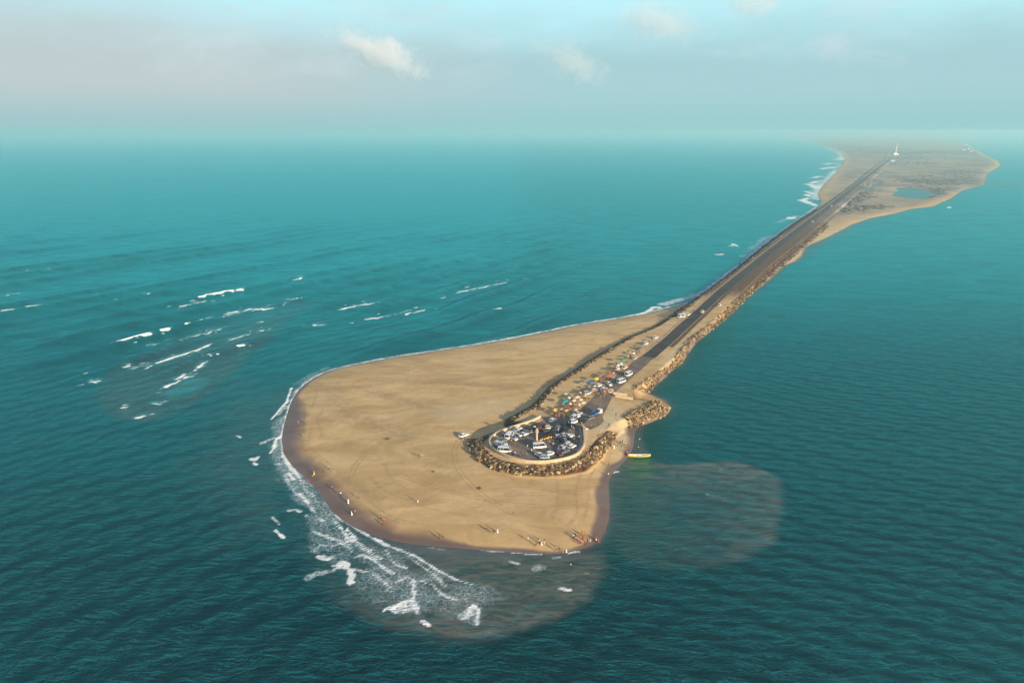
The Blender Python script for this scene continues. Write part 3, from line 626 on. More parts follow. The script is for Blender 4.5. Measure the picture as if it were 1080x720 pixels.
# loose stones by the wall and on the cove
a, b = band([(622,478),(630,468),(640,458)], [(628,484),(640,472),(650,460)], 160, (0.35, 0.8), 2.6, 1.4); zones.append((a, b, [.35, .5, .13, .02], 'apron'))
allp = np.vstack([z[0] for z in zones]); alls = np.concatenate([z[1] for z in zones])
allm = np.concatenate([rng.choice(4, len(z[0]), p=np.array(z[2])/sum(z[2])) for z in zones]); allz = sum([[z[3]]*len(z[0]) for z in zones], [])
hz = HH(allp); 
dist = np.linalg.norm(np.column_stack([allp, hz-CAMH]), axis=1); show = alls/dist; order = np.argsort(-show); indiv = set(order[:290].tolist())
rock_me = []
for k in range(12):
    for mi in range(3):
        V_, F_ = RK[k]; mb = MB(); mb.add(V_, F_.tolist()); rock_me.append(mb.mesh('boulder', ROCKM[mi]))
LBL = {'apron': 'angular tan and brown boulder in the rock apron below the plaza wall', 'groyne': 'pale golden boulder heaped on the short rock groyne', 'east': 'ochre boulder on the water edge east of the forecourt'}
SV, SF, SMi = [], [], []
off = 0
for i in range(len(allp)):
    V_, F_ = RK[i % 12]; sz = alls[i]; R_ = Matrix.Rotation(rng.uniform(0, 6.28), 3, 'Z') @ Matrix.Rotation(rng.uniform(-.5, .5), 3, 'X')
    zc = max(hz[i], -0.1)+sz*0.22
    if i in indiv:
        mi = min(int(allm[i]), 2); o = bpy.data.objects.new('boulder', rock_me[(i % 12)*3+mi]); col.objects.link(o)
        o.location = (allp[i][0], allp[i][1], zc); o.scale = (sz, sz, sz); o.rotation_euler = R_.to_euler()
        zk = allz[i] if allz[i] in LBL else 'apron'
        cw = ('golden tan', 'dark brown', 'pale cream')[mi]; xx = allp[i][0]
        if zk == 'apron': lab = f'{cw} boulder of the apron ' + ('on the far left bend of the plaza' if xx < -7 else 'below the left half of the parapet' if xx < 6 else 'below the middle of the parapet' if xx < 18 else 'below the right bend of the parapet' if xx < 28 else 'nearest the cove, right of the plaza')
        else: lab = f'{cw} boulder heaped on the '+('short rock groyne' if zk == 'groyne' else 'water edge east of the forecourt')
        tag(o, lab, 'boulder', 'boulders armouring the shore')
    else:
        Q = (np.array(R_) @ (V_*sz).T).T+np.array([allp[i][0], allp[i][1], zc]); SV.append(Q); SF.append(F_+off); off += len(Q); SMi += [int(allm[i])]*len(F_)
rr = mesh_np('rock_armour', np.vstack(SV), np.vstack(SF), ROCKM[0])
for m in ROCKM[1:]: rr.data.materials.append(m)
rr.data.polygons.foreach_set('material_index', np.array(SMi, np.int32))
tag(rr, 'banks of tipped boulders lining the causeway, forecourt and groyne', 'boulders', kind='stuff')

# low concrete beams of the landing by the groyne
conc = mat('landing_concrete', (0.68, 0.54, 0.33), 0.85, var=0.12, vscale=1.0)
for (p0, p1, lab) in [((646.5,414.5), (661,416.5), 'upper cream concrete beam beside the sandy ramp to the groyne'), ((649,417.5), (667,420.5), 'lower, longer cream concrete beam beside the sandy ramp to the groyne')]:
    a, b = np.array(W(*p0, 3.3)), np.array(W(*p1, 3.3)); d = b-a; L_ = np.linalg.norm(d)
    mb = MB(); mb.box((0, 0, 0.2), (L_, 0.7, 1.2)); mb.box((0, 0, 0.87), (L_+0.1, 0.85, 0.14))
    o = mb.build('concrete_beam', conc); o.location = (*((a+b)/2), 3.0); o.rotation_euler[2] = math.atan2(d[1], d[0]); tag(o, lab, 'low wall')

# ------------------------------------------------------------------ vehicles
tyre = mat('tyre_rubber', (0.02, 0.02, 0.02), 0.8); rim = mat('wheel_rim', (0.5, 0.5, 0.5), 0.35, 0.8)
glass = mat('dark_window_glass', (0.015, 0.02, 0.025), 0.08); lampg = mat('headlamp_glass', (0.85, 0.85, 0.8), 0.15); tail = mat('tail_lamp_red', (0.45, 0.02, 0.02), 0.25)
def sec(x, hw, z0, z1, ch=0.12):
    return [(x, -hw+ch*.5, z0), (x, hw-ch*.5, z0), (x, hw, z0+ch), (x, hw, z1-ch), (x, hw-ch, z1), (x, -hw+ch, z1), (x, -hw, z1-ch), (x, -hw, z0+ch)]
VM = {}
def vehicle_meshes(kind):
    if kind in VM: return VM[kind]
    d = {}
    paint0 = mat('car_paint_base', (0.8, 0.8, 0.8), 0.3)
    if kind == 'hatchback': Lb, hw, wb, r = 3.8, 0.84, 1.2, 0.31; body = [(-1.9, .74, .35, .80), (-1.8, .82, .27, .95), (-.9, .84, .25, .97), (.6, .84, .25, .95), (1.35, .82, .27, .88), (1.8, .76, .30, .74), (1.9, .66, .35, .62)]; cab = [(-1.80, .95, 1.0), (-1.45, .66, 1.46), (.25, .66, 1.50), (1.05, .92, .94)]
    elif kind == 'sedan': Lb, hw, wb, r = 4.4, 0.86, 1.32, 0.32; body = [(-2.2, .74, .35, .78), (-2.05, .83, .27, .92), (-1.2, .86, .25, .95), (.7, .86, .25, .94), (1.6, .84, .27, .86), (2.1, .76, .30, .74), (2.2, .66, .35, .62)]; cab = [(-1.65, .92, .93), (-.95, .66, 1.42), (.35, .66, 1.44), (1.15, .92, .92)]
    elif kind == 'suv': Lb, hw, wb, r = 4.6, 0.92, 1.4, 0.38; body = [(-2.3, .84, .42, 1.0), (-2.2, .90, .35, 1.12), (-1.0, .92, .33, 1.14), (.8, .92, .33, 1.12), (1.7, .90, .35, 1.06), (2.2, .84, .38, .96), (2.3, .76, .42, .80)]; cab = [(-2.22, 1.12, 1.1), (-2.0, .74, 1.78), (.30, .74, 1.82), (1.0, 1.05, 1.1)]
    elif kind == 'minibus': Lb, hw, wb, r = 5.2, 0.98, 1.65, 0.36; body = [(-2.6, .92, .42, 1.15), (-2.55, .97, .36, 1.22), (-1.0, .98, .34, 1.22), (1.2, .98, .34, 1.22), (2.2, .96, .36, 1.18), (2.55, .90, .40, 1.0), (2.6, .8, .45, .8)]; cab = [(-2.57, 1.2, 1.2), (-2.5, .88, 2.2), (1.6, .88, 2.25), (2.35, 1.1, 1.2)]
    mb = MB(); mb.loft([sec(x, h, a, b) for x, h, a, b in body])
    x0, z0, _ = cab[0][0], 0, 0
    (xa, wa, za), (xb, wb_, zb), (xc, wc, zc), (xd, wd, zd) = [(c[0], min(c[1], hw-.04), c[2]) for c in cab]
    # roof panel and pillars belong to the body
    rt = MB()
    mb.loft([[(xb-.04, -wb_-.02, zb-.03), (xb-.04, wb_+.02, zb-.03), (xb-.04, wb_-.06, zb+.04), (xb-.04, -wb_+.06, zb+.04)], [((xb+xc)/2, -wb_-.02, (zb+zc)/2), ((xb+xc)/2, wb_+.02, (zb+zc)/2), ((xb+xc)/2, wb_-.06, (zb+zc)/2+.08), ((xb+xc)/2, -wb_+.06, (zb+zc)/2+.08)], [(xc+.04, -wc-.02, zc-.03), (xc+.04, wc+.02, zc-.03), (xc+.04, wc-.06, zc+.03), (xc+.04, -wc+.06, zc+.03)]])
    lo_ = body[2][3]-.06
    for s_ in (-1, 1):
        W0 = hw-.07
        mb.tube((xa+.02, s_*W0, lo_), (xb, s_*wb_, zb), .045, n=4); mb.tube((xd-.02, s_*W0, lo_), (xc, s_*wc, zc), .045, n=4)
        mx = (xb+xc)/2; mb.tube((mx, s_*(W0+.01), lo_), (mx, s_*(wb_+.015), (zb+zc)/2), .05, n=4)
        if kind in ('minibus', 'suv'): mb.tube((mx-1.2, s_*(W0+.01), lo_), (mx-1.1, s_*(wb_+.015), (zb+zc)/2), .06, n=4)
        mb.box((mx+.95, s_*(hw+.08), lo_+.16), (.1, .16, .12))
    d['body'] = mb.mesh('body', paint0, True)
    g = MB(); W0 = hw-.08
    g.loft([[(xa, -W0, lo_), (xa, W0, lo_), (xd, W0, lo_), (xd, -W0, lo_)], [(xb, -wb_, zb-.02), (xb, wb_, zb-.02), (xc, wc, zc-.02), (xc, -wc, zc-.02)]])
    d['windows'] = g.mesh('windows', glass)
    wh = MB(); wh.tube((0, -.1, 0), (0, .1, 0), r, n=14, mi=0); wh.tube((0, -.108, 0), (0, .108, 0), r*.6, n=12, mi=1)
    d['wheel'] = wh.mesh('wheel', [tyre, rim]); d['wpos'] = [(sx*wb, sy*(hw-.1), r) for sx in (-1, 1) for sy in (-1, 1)]
    h = MB(); h.box((0, 0, 0), (.1, .3, .14)); d['headlight'] = h.mesh('headlight', lampg); t_ = MB(); t_.box((0, 0, 0), (.08, .22, .2)); d['taillight'] = t_.mesh('taillight', tail)
    f = body[-2]; bk = body[1]; d['hpos'] = [(f[0]+.03, s_*(f[1]-.2), (f[2]+f[3])/2+.1) for s_ in (-1, 1)]; d['tpos'] = [(bk[0]-.05, s_*(bk[1]-.13), bk[3]-.22) for s_ in (-1, 1)]
    VM[kind] = d; return d
PAINT = {'white': (0.80, 0.80, 0.78), 'silver': (0.48, 0.50, 0.53), 'grey': (0.16, 0.17, 0.18), 'black': (0.015, 0.015, 0.018), 'dark red': (0.16, 0.012, 0.015), 'cream': (0.72, 0.63, 0.45), 'blue': (0.03, 0.10, 0.32), 'lilac': (0.45, 0.38, 0.50), 'brown': (0.14, 0.07, 0.04), 'pale green': (0.42, 0.55, 0.42)}
def paint(c): return mat('paint_'+c.replace(' ', '_'), PAINT[c], 0.28, 0.0, spec=0.6)
def car(kind, px, py, hd, colr, label, group, z=3.06, lights=True):
    x, y = W(px, py, z+0.6); d = vehicle_meshes(kind)
    root = empty({'hatchback': 'parked_car', 'sedan': 'parked_car', 'suv': 'parked_suv', 'minibus': 'parked_van'}[kind], (x, y, z), heading(px, py, hd[0], hd[1], z))
    child('body', d['body'], root, paint(colr)); child('windows', d['windows'], root)
    for p in d['wpos']: child('wheel', d['wheel'], root, loc=p)
    if lights:
        for p in d['hpos']: child('headlight', d['headlight'], root, loc=p)
        for p in d['tpos']: child('taillight', d['taillight'], root, loc=p)
    tag(root, label, {'hatchback': 'car', 'sedan': 'car', 'suv': 'car', 'minibus': 'van'}[kind], group)
    return root
PG = 'vehicles parked on the round plaza'; FG = 'vehicles parked along the forecourt'; CG = 'vehicles on the causeway'
CARS = [
 ('sedan', 569.5, 479.5, (6, 2.2), 'white', 'long white car by the lower parapet, directly below the white van', PG),
 ('hatchback', 580.3, 477.8, (5, -1.6), 'white', 'white hatchback by the lower parapet, between the long white car and the dark red one', PG),
 ('hatchback', 589.3, 478, (4, 3), 'dark red', 'dark red car nose down to the lower right parapet', PG),
 ('minibus', 569, 470.8, (6, -0.5), 'white', 'white van with a dark window band standing right below the pillar', PG),
 ('sedan', 592.3, 471.8, (-5, 2.8), 'silver', 'silver car with pale bonnet just right of and above the dark red car', PG),
 ('hatchback', 599, 468.5, (5, -2.2), 'cream', 'cream car nearest the middle of the right hand bay row', PG),
 ('sedan', 597, 464, (5, 2), 'silver', 'silver car above the cream car in the right hand bay row', PG),
 ('hatchback', 591.5, 463.5, (5, 2), 'black', 'small black car between the rickshaws and the silver cars', PG),
 ('hatchback', 588.3, 459.8, (5, -2), 'lilac', 'lilac grey hatchback at the right end of the yellow rickshaw row', PG),
 ('sedan', 594.5, 458.5, (5, -1.5), 'silver', 'silver saloon at the top of the right hand bay row', PG),
 ('suv', 572.8, 448.8, (5, -1.0), 'dark red', 'dark red car parked on the far side of the plaza near the wall end', PG),
 ('suv', 563.3, 451.5, (5, -0.8), 'black', 'black car in shade by the far wall, left of the brown one', PG),
 ('hatchback', 568.8, 452.8, (5, -1), 'brown', 'brown car between the black car and the dark red one by the far wall', PG),
 ('minibus', 537, 459.8, (3, -3), 'white', 'white van at the upper left bend of the parapet', PG),
 ('sedan', 545, 456, (5, 1.2), 'white', 'left of two close white cars below the far wall', PG),
 ('sedan', 551.8, 457.8, (5, -1.4), 'white', 'right of two close white cars below the far wall', PG),
 ('hatchback', 546.5, 452.3, (4, -2), 'white', 'small white car tight against the far wall', PG),
 ('suv', 529.2, 464.3, (5, -0.8), 'grey', 'grey car topmost of the stack by the left parapet', PG),
 ('hatchback', 530.3, 468.2, (5, -0.4), 'silver', 'silver hatchback second from top by the left parapet', PG),
 ('sedan', 530.4, 471.6, (5, 0.2), 'silver', 'silver saloon between the hatchback and the white van by the left parapet', PG),
 ('minibus', 532.3, 475.2, (5, 0.3), 'white', 'white van lowest of the stack by the left parapet', PG),
 ('suv', 607, 439.6, (4, -1.6), 'white', 'white car at the plaza entrance, upper of the white pair', FG),
 ('suv', 605.7, 444.4, (4, -1.2), 'white', 'white car at the plaza entrance, lower of the white pair', FG),
 ('hatchback', 604.6, 448.8, (4, -1.4), 'black', 'black hatchback just below the white pair at the plaza entrance', FG),
 ('suv', 614.8, 443.4, (4, -1), 'black', 'black car with grey roof shine at the top end of the east wall', FG),
 ('suv', 599.8, 444.6, (3, -3), 'black', 'black car left of the lower white one in the dark row of the entrance', FG),
 ('minibus', 594.8, 448, (3, -3), 'black', 'black van in the middle of the dark row of the entrance', FG),
 ('suv', 589.3, 451.2, (3, -3), 'grey', 'dark grey car at the lower end of the dark row of the entrance', FG),
 ('sedan', 595.8, 453.2, (5, -2), 'black', 'black saloon just above the silver cars of the right bay row', PG),
 ('hatchback', 583.3, 442.8, (4, -2), 'white', 'white hatchback between the yellow stall and the far plaza wall', FG),
 ('suv', 619.7, 414.4, (4, -1.0), 'silver', 'silver blue car among the stalls halfway up the strip', FG),
 ('hatchback', 631.6, 406.2, (4, -2), 'white', 'white hatchback with black windows just below the yellow umbrella', FG),
 ('hatchback', 642.3, 404.8, (3, 2), 'white', 'white hatchback below the red tent', FG),
 ('minibus', 655.2, 402.3, (5, -1.8), 'white', 'nearer of two white vans on the right edge of the forecourt', FG),
 ('minibus', 663, 394.8, (5, -2.6), 'white', 'farther of two white vans on the right edge of the forecourt', FG),
 ('hatchback', 644.5, 412, (2, -3), 'cream', 'cream car by the end of the concrete beams', FG),
 ('hatchback', 627, 411.4, (3, -2), 'white', 'small white car between the silver blue car and the orange sheets', FG),
 ('hatchback', 651.2, 388.6, (3, -2), 'white', 'white car just below the white tent', FG),
 ('hatchback', 681.2, 362.2, (4, -2), 'white', 'lone white car at the far end of the stall strip', FG),
 ('hatchback', 674.5, 367.5, (4, -2), 'grey', 'grey car one place short of the far end of the stall strip', FG),
 ('minibus', 717.6, 333.6, (4, -2), 'white', 'leftmost of three white vans beside the start of the causeway', CG),
 ('minibus', 721, 333.2, (2, -3), 'white', 'middle one of three white vans beside the start of the causeway', CG),
 ('hatchback', 726, 331.6, (4, -2), 'white', 'white car right of the two white vans at the start of the causeway', CG),
 ('suv', 741, 328.8, (3, -3), 'cream', 'cream car driving at the near end of the causeway', CG),
 ('suv', 759.2, 322, (3, -3), 'cream', 'cream car on the right bank of the causeway', CG),
 ('minibus', 856.8, 234.2, (3, -2), 'pale green', 'pale green van on the causeway, nearer of the far three', CG),
 ('suv', 864.2, 226.6, (3, -2), 'grey', 'grey car on the causeway between two pale vans', CG),
 ('minibus', 876.8, 217.6, (3, -2), 'white', 'farthest white van on the causeway', CG),
 ('sedan', 835.0, 247.0, (3, -2), 'black', 'black car on the middle of the causeway', CG),
]
CARS += [
 ('hatchback', 556.5, 455.8, (5, -1), 'grey', 'grey hatchback right of the two close white cars below the far wall', PG),
 ('suv', 541, 461.8, (4, 2), 'silver', 'silver car just right of the van at the upper left bend', PG),
 ('hatchback', 525.5, 467.6, (4, 2), 'white', 'white hatchback squeezed between the car stack and the left wall', PG),
 ('sedan', 524.8, 471.6, (4, 2), 'grey', 'grey saloon squeezed against the left wall, lower of two there', PG),
 ('hatchback', 574.5, 481.8, (5, 0.2), 'silver', 'silver hatchback tucked under the lower parapet below the two white cars', PG),
 ('sedan', 595.5, 475.6, (5, -2), 'grey', 'grey saloon right of the dark red car by the lower parapet', PG),
 ('hatchback', 603, 470.5, (5, -2), 'white', 'white hatchback at the outer end of the right bay row', PG),
 ('suv', 601.5, 464.5, (5, 1.5), 'black', 'black car right of the silver car in the right bay row', PG),
 ('sedan', 600.5, 459.6, (5, -1.5), 'white', 'white saloon right of the topmost silver saloon', PG),
 ('hatchback', 578.5, 450.5, (5, -1), 'cream', 'cream hatchback right of the dark red car by the wall end', PG),
 ('sedan', 583.5, 455.2, (5, -1.4), 'black', 'black saloon behind the rickshaw row', PG),
 ('hatchback', 577, 456, (5, -1.4), 'brown', 'brown hatchback behind the left of the rickshaw row', PG),
 ('hatchback', 610.5, 435.8, (4, -1.6), 'silver', 'silver hatchback just above the white pair at the entrance', FG),
 ('sedan', 622.5, 440.5, (4, -1.6), 'grey', 'grey saloon on the forecourt below the blue truck', FG),
 ('hatchback', 637, 410.2, (4, -2), 'white', 'white hatchback between the red tent and the orange stalls', FG),
 ('hatchback', 648, 399.5, (4, -2), 'silver', 'silver hatchback right of the red tent', FG),
 ('sedan', 659, 387.3, (4, -2.2), 'cream', 'cream saloon below the upper teal umbrella', FG),
 ('hatchback', 669.5, 377.4, (4, -2), 'silver', 'silver hatchback right of the white stall in the upper strip', FG),
 ('hatchback', 691.5, 355.8, (4, -2), 'white', 'white hatchback beyond the last brown stall', FG)]
for i, c in enumerate(CARS): car(*c, lights=c[2] > 340)
# the car standing on the sand
xs_, ys_ = W(488.8, 458.6, 1.6); car('sedan', 488.8, 458.8, (5, -1.6), 'white', 'white car with blue tinted glass alone on the sand left of the rocks', 'cars on the sand', z=H(xs_, ys_)+0.02)

def rickshaw_proto():
    root = empty('auto_rickshaw'); ye = mat('rickshaw_yellow', (0.75, 0.42, 0.02), 0.4); bk = mat('rickshaw_black_hood', (0.02, 0.02, 0.02), 0.6)
    mb = MB(); mb.loft([sec(-1.3, .62, .35, 1.0), sec(-.2, .66, .3, 1.0), sec(.1, .62, .3, .45), sec(.75, .45, .3, .5), sec(.8, .42, .32, .95), sec(1.15, .3, .38, .95), sec(1.3, .18, .5, .8)]); mb.build('body', ye, root, True)
    mb = MB(); mb.loft([[(-1.25, -.62, 1.0), (-1.25, .62, 1.0), (-1.1, .56, 1.68), (-1.1, -.56, 1.68)], [(-.3, -.64, 1.0), (-.3, .64, 1.0), (-.3, .58, 1.76), (-.3, -.58, 1.76)]]); mb.box((.35, 0, 1.73), (1.3, 1.16, .07))
    for s_ in (-1, 1): mb.tube((.95, s_*.45, .9), (.85, s_*.52, 1.72), .03, n=6)
    mb.build('hood', bk, root)
    mb = MB(); mb.add([(.97, -.43, .95), (.97, .43, .95), (.88, .5, 1.66), (.88, -.5, 1.66), (.94, -.43, .95), (.94, .43, .95), (.85, .5, 1.66), (.85, -.5, 1.66)], [(0, 1, 2, 3), (7, 6, 5, 4), (0, 4, 5, 1), (3, 2, 6, 7)]); mb.build('windscreen', glass, root)
    wh = MB(); wh.tube((0, -.06, 0), (0, .06, 0), .22, n=14); wh.tube((0, -.066, 0), (0, .066, 0), .11, n=10, mi=1); me = wh.mesh('wheel', [tyre, rim])
    for p in ((-.85, -.58, .22), (-.85, .58, .22), (1.1, 0, .22)): child('wheel', me, root, loc=p)
    mb = MB(); mb.box((-.5, 0, .72), (.5, 1.1, .14)); mb.box((.35, 0, .68), (.35, .5, .14)); mb.build('seat', mat('vinyl_seat_black', (.03, .03, .03), .5), root)
    mb = MB(); mb.tube((1.3, 0, .82), (1.36, 0, .82), .09, n=12); mb.build('headlight', lampg, root)
    return root
def copy_tree(o, parent=None):
    c = o.copy(); col.objects.link(c); c.parent = parent
    for ch in list(o.children): copy_tree(ch, c)
    return c
rk0 = rickshaw_proto(); first = True
RIK = [(570.5, 463.4, 'yellow three wheeler leftmost of its row, next to the pillar'), (574.2, 462.2, 'yellow three wheeler second from the pillar'), (577.6, 461.2, 'middle yellow three wheeler of the row beside the pillar'),
       (581.0, 460.2, 'yellow three wheeler second from the right end of its row'), (584.4, 459.8, 'yellow three wheeler at the right end of its row, beside the lilac car')]
for px, py, lab in RIK:
    o = rk0 if first else copy_tree(rk0); first = False
    x, y = W(px, py, 3.5); o.location = (x, y, 3.06); o.rotation_euler[2] = heading(px, py, -1.2, 3)+random.uniform(-.15, .15); tag(o, lab, 'rickshaw', 'yellow rickshaws beside the pillar')

def bike_proto():
    root = empty('motorbike')
    wh = MB()
    for k in range(16):
        a0, a1 = 2*math.pi*k/16, 2*math.pi*(k+1)/16; wh.tube((.29*math.cos(a0), 0, .29*math.sin(a0)), (.29*math.cos(a1), 0, .29*math.sin(a1)), .045, n=5)
    wh.tube((0, -.05, 0), (0, .05, 0), .08, n=8, mi=1)
    for k in range(6): a0 = math.pi*k/3; wh.tube((0, 0, 0), (.27*math.cos(a0), 0, .27*math.sin(a0)), .012, n=4, mi=1)
    me = wh.mesh('wheel', [tyre, rim]); child('wheel', me, root, loc=(-.62, 0, .31)); child('wheel', me, root, loc=(.65, 0, .31))
    mb = MB(); mb.tube((.65, .07, .31), (.42, .07, .92), .025, n=6); mb.tube((.65, -.07, .31), (.42, -.07, .92), .025, n=6); mb.tube((.42, 0, .88), (-.25, 0, .45), .04, n=6); mb.tube((-.25, 0, .45), (-.62, .06, .31), .03, n=6); mb.box((.05, 0, .42), (.38, .26, .32)); mb.tube((-.1, -.14, .3), (-.8, -.15, .36), .045, n=8); mb.build('frame', mat('engine_metal', (.12, .12, .12), .4, .6), root)
    mb = MB(); mb.loft([[(-.05, -.06, .7), (-.05, .06, .7), (-.05, .06, .82), (-.05, -.06, .82)], [(.15, -.14, .68), (.15, .14, .68), (.15, .1, .93), (.15, -.1, .93)], [(.4, -.1, .74), (.4, .1, .74), (.4, .07, .92), (.4, -.07, .92)]]); mb.build('fuel_tank', mat('bike_tank_red', (.35, .02, .03), .3), root, True)
    mb = MB(); mb.loft([[(-.75, -.08, .82), (-.75, .08, .82), (-.75, .07, .9), (-.75, -.07, .9)], [(-.3, -.13, .72), (-.3, .13, .72), (-.3, .12, .82), (-.3, -.12, .82)], [(.05, -.09, .72), (.05, .09, .72), (.05, .08, .83), (.05, -.08, .83)]]); mb.build('saddle', mat('bike_saddle', (.02, .02, .02), .6), root, True)
    mb = MB(); mb.tube((.36, -.36, 1.02), (.42, 0, .95), .018, n=6); mb.tube((.36, .36, 1.02), (.42, 0, .95), .018, n=6); mb.build('handlebar', mat('engine_metal', (.12, .12, .12), .4, .6), root)
    mb = MB(); mb.tube((.48, 0, .86), (.56, 0, .85), .08, n=10); mb.build('headlight', lampg, root)
    return root
bk0 = bike_proto(); first = True
BIK = [(538.5,478.6,'motorbike at the left end of the cluster by the lower left parapet'),(541.5,479.6,'motorbike second from left by the lower left parapet'),(544.5,480.5,'motorbike at the right end of the cluster by the lower left parapet'),(547.5,481.5,'lone motorbike by the lower parapet, left of the two people'),
       (609.4,463,'dark motorbike with a rider beside it near the east wall'),(486,463.5,'motorbike on the sand just below the lone white car'),(614,452.5,'motorbike outside the top of the east wall'),(587.5,466.3,'motorbike alone between the rickshaw row and the silver cars'),
       (634,416.2,'motorbike by the orange sheets of the forecourt'),(638.5,407.8,'motorbike between the red tent and the cream car'),(617.3,420.5,'motorbike beside the cream stalls'),(661,382.8,'motorbike right of the teal umbrella')]
for px, py, lab in BIK:
    o = bk0 if first else copy_tree(bk0); first = False
    x, y = W(px, py, 3.0); z = max(H(x, y), 0)+.03
    if 515 < px < 617: z = 3.06
    x, y = W(px, py, z); o.location = (x, y, z); o.rotation_euler = (math.radians(8), 0, random.uniform(0, 6.28)); tag(o, lab, 'motorbike', 'parked motorbikes')

# blue truck with a white cab by the sand bank
def truck():
    x, y = W(629.5, 436, 3.6); root = empty('parked_truck', (x, y, 3.06), heading(629, 436, 5, -2.2)); 
    mb = MB(); mb.box((1.9, 0, 1.35), (1.5, 1.9, 1.7), top=.93); mb.box((-.7, 0, .62), (4.6, .8, .2)); mb.build('cab', paint('white'), root)
    mb = MB(); mb.box((-1.0, 0, .85), (3.6, 2.0, .12)); mb.box((-1.0, -.97, 1.35), (3.6, .06, .9)); mb.box((-1.0, .97, 1.35), (3.6, .06, .9)); mb.box((-2.78, 0, 1.35), (.06, 1.88, .9)); mb.box((.78, 0, 1.45), (.06, 1.88, 1.1)); mb.build('cargo_bed', paint('blue'), root)
    mb = MB(); mb.box((2.62, 0, 1.65), (.06, 1.5, .6)); mb.box((2.0, 0, 1.7), (.7, 1.9, .5)); mb.build('windows', glass, root)
    wh = MB(); wh.tube((0, -.14, 0), (0, .14, 0), .42, n=14); wh.tube((0, -.15, 0), (0, .15, 0), .2, n=10, mi=1); me = wh.mesh('wheel', [tyre, rim])
    for sx in (-1.7, 1.7):
        for sy in (-.85, .85): child('wheel', me, root, loc=(sx, sy, .42))
    tag(root, 'blue open truck with white cab on the dark lobe beside the sand bank', 'truck')
truck()

# ------------------------------------------------------------------ market stalls and umbrellas
CLOTH = {'teal': (0.01, 0.28, 0.27), 'yellow': (0.80, 0.60, 0.02), 'red': (0.50, 0.08, 0.07), 'blue': (0.02, 0.20, 0.42), 'white': (0.8, 0.78, 0.74), 'cream': (0.68, 0.52, 0.32), 'brown': (0.18, 0.09, 0.05), 'green': (0.30, 0.45, 0.28), 'orange': (0.50, 0.20, 0.06), 'ochre': (0.62, 0.36, 0.08), 'maroon': (0.16, 0.04, 0.04)}
wood = mat('weathered_wood', (0.22, 0.14, 0.08), 0.85, var=.2); pole_m = mat('bamboo_pole', (0.40, 0.28, 0.14), 0.7); goods = [mat('goods_red', (.4, .06, .04), .6), mat('goods_green', (.08, .25, .06), .6), mat('goods_shell', (.7, .6, .5), .6), mat('goods_blue', (.05, .15, .4), .6)]
def cloth(c): return mat('canvas_'+c, CLOTH[c], 0.8, var=.12, vscale=2)
SM = {}
def stall_meshes():
    p = MB()
    for sx in (-1.2, 1.2):
        for sy in (-.9, .9): p.tube((sx, sy, 0), (sx, sy, 2.05), .035, n=6)
    SM['poles'] = p.mesh('poles', pole_m)
    c = MB(); secs = []
    for u in np.linspace(-1, 1, 7):
        row = []
        for v in np.linspace(-1, 1, 9): row.append((1.45*v, 1.15*u, 2.5-.5*abs(u)**1.2-.08*(v*v)*1.0+.03*math.sin(7*v+3*u)))
        secs.append(row)
    top = [p_ for r_ in secs for p_ in r_]; nr, nc = 7, 9
    fs = [(i*nc+j, i*nc+j+1, (i+1)*nc+j+1, (i+1)*nc+j) for i in range(nr-1) for j in range(nc-1)]
    c.add(top, fs); c.add([(x, y, z-.02) for x, y, z in top], [f[::-1] for f in fs])
    for s_ in (-1, 1):
        e = [(x, y, z) for x, y, z in top if abs(y-1.15*s_) < 1e-6]; b_ = len(c.v); c.add(e+[(x, y+.01*s_, z-.22) for x, y, z in e], [(i, i+1, nc+i+1, nc+i) for i in range(nc-1)])
    SM['canopy'] = c.mesh('canopy', cloth('white'), True)
    t = MB(); t.box((0, -.4, .78), (2.2, .8, .05))
    for sx in (-1.0, 1.0):
        for sy in (-.7, -.1): t.box((sx, sy, .38), (.06, .06, .76))
    SM['table'] = t.mesh('table', wood)
    g = MB()
    for k in range(14): g.box((-.95+.15*k, -.4+random.uniform(-.25, .25), .88), (.12, .14, random.uniform(.08, .25)), random.random(), mi=k % 4)
    SM['goods'] = g.mesh('goods', goods)
    u = MB(); u.tube((0, 0, 0), (0, 0, 2.35), .025, n=6); SM['upole'] = u.mesh('pole', pole_m)
    n = 8; cv = [(0, 0, 2.45)]; 
    for r, z in ((.55, 2.33), (1.1, 2.08), (1.45, 1.82)):
        for k in range(n*2): a = math.pi*k/n; q_ = 1.0 if k % 2 == 0 else .95; cv.append((r*q_*math.cos(a), r*q_*math.sin(a), z+(0 if k % 2 == 0 else .04)))
    m_ = n*2; fs = [(0, 1+k, 1+(k+1) % m_) for k in range(m_)]
    for l in range(2): fs += [(1+l*m_+k, 1+(l+1)*m_+k, 1+(l+1)*m_+(k+1) % m_, 1+l*m_+(k+1) % m_) for k in range(m_)]
    uc = MB(); uc.add(cv, fs); SM['ucan'] = uc.mesh('canopy', cloth('white'))
    r_ = MB()
    for k in range(n): a = 2*math.pi*k/n; r_.tube((0, 0, 2.38), (1.42*math.cos(a), 1.42*math.sin(a), 1.81), .012, n=4)
    SM['ribs'] = r_.mesh('ribs', mat('engine_metal', (.12, .12, .12), .4, .6))
stall_meshes()
def ground_at(px, py, z0=3.0):
    x, y = W(px, py, z0); z = H(x, y); x, y = W(px, py, z); return x, y, max(z, 0.0)
def stall(px, py, c, lab, sc=1.0, group='stalls on the market strip', rot=None, boxy=False):
    x, y, z = ground_at(px, py+1.5); root = empty('market_stall', (x, y, z), (rot if rot is not None else heading(px, py, 3, -2.4)+random.uniform(-.25, .25))); root.scale = (sc, sc, sc)
    child('poles', SM['poles'], root); child('canopy', SM['canopy'], root, cloth(c)); child('table', SM['table'], root); child('goods', SM['goods'], root)
    tag(root, lab, 'stall', group); return root
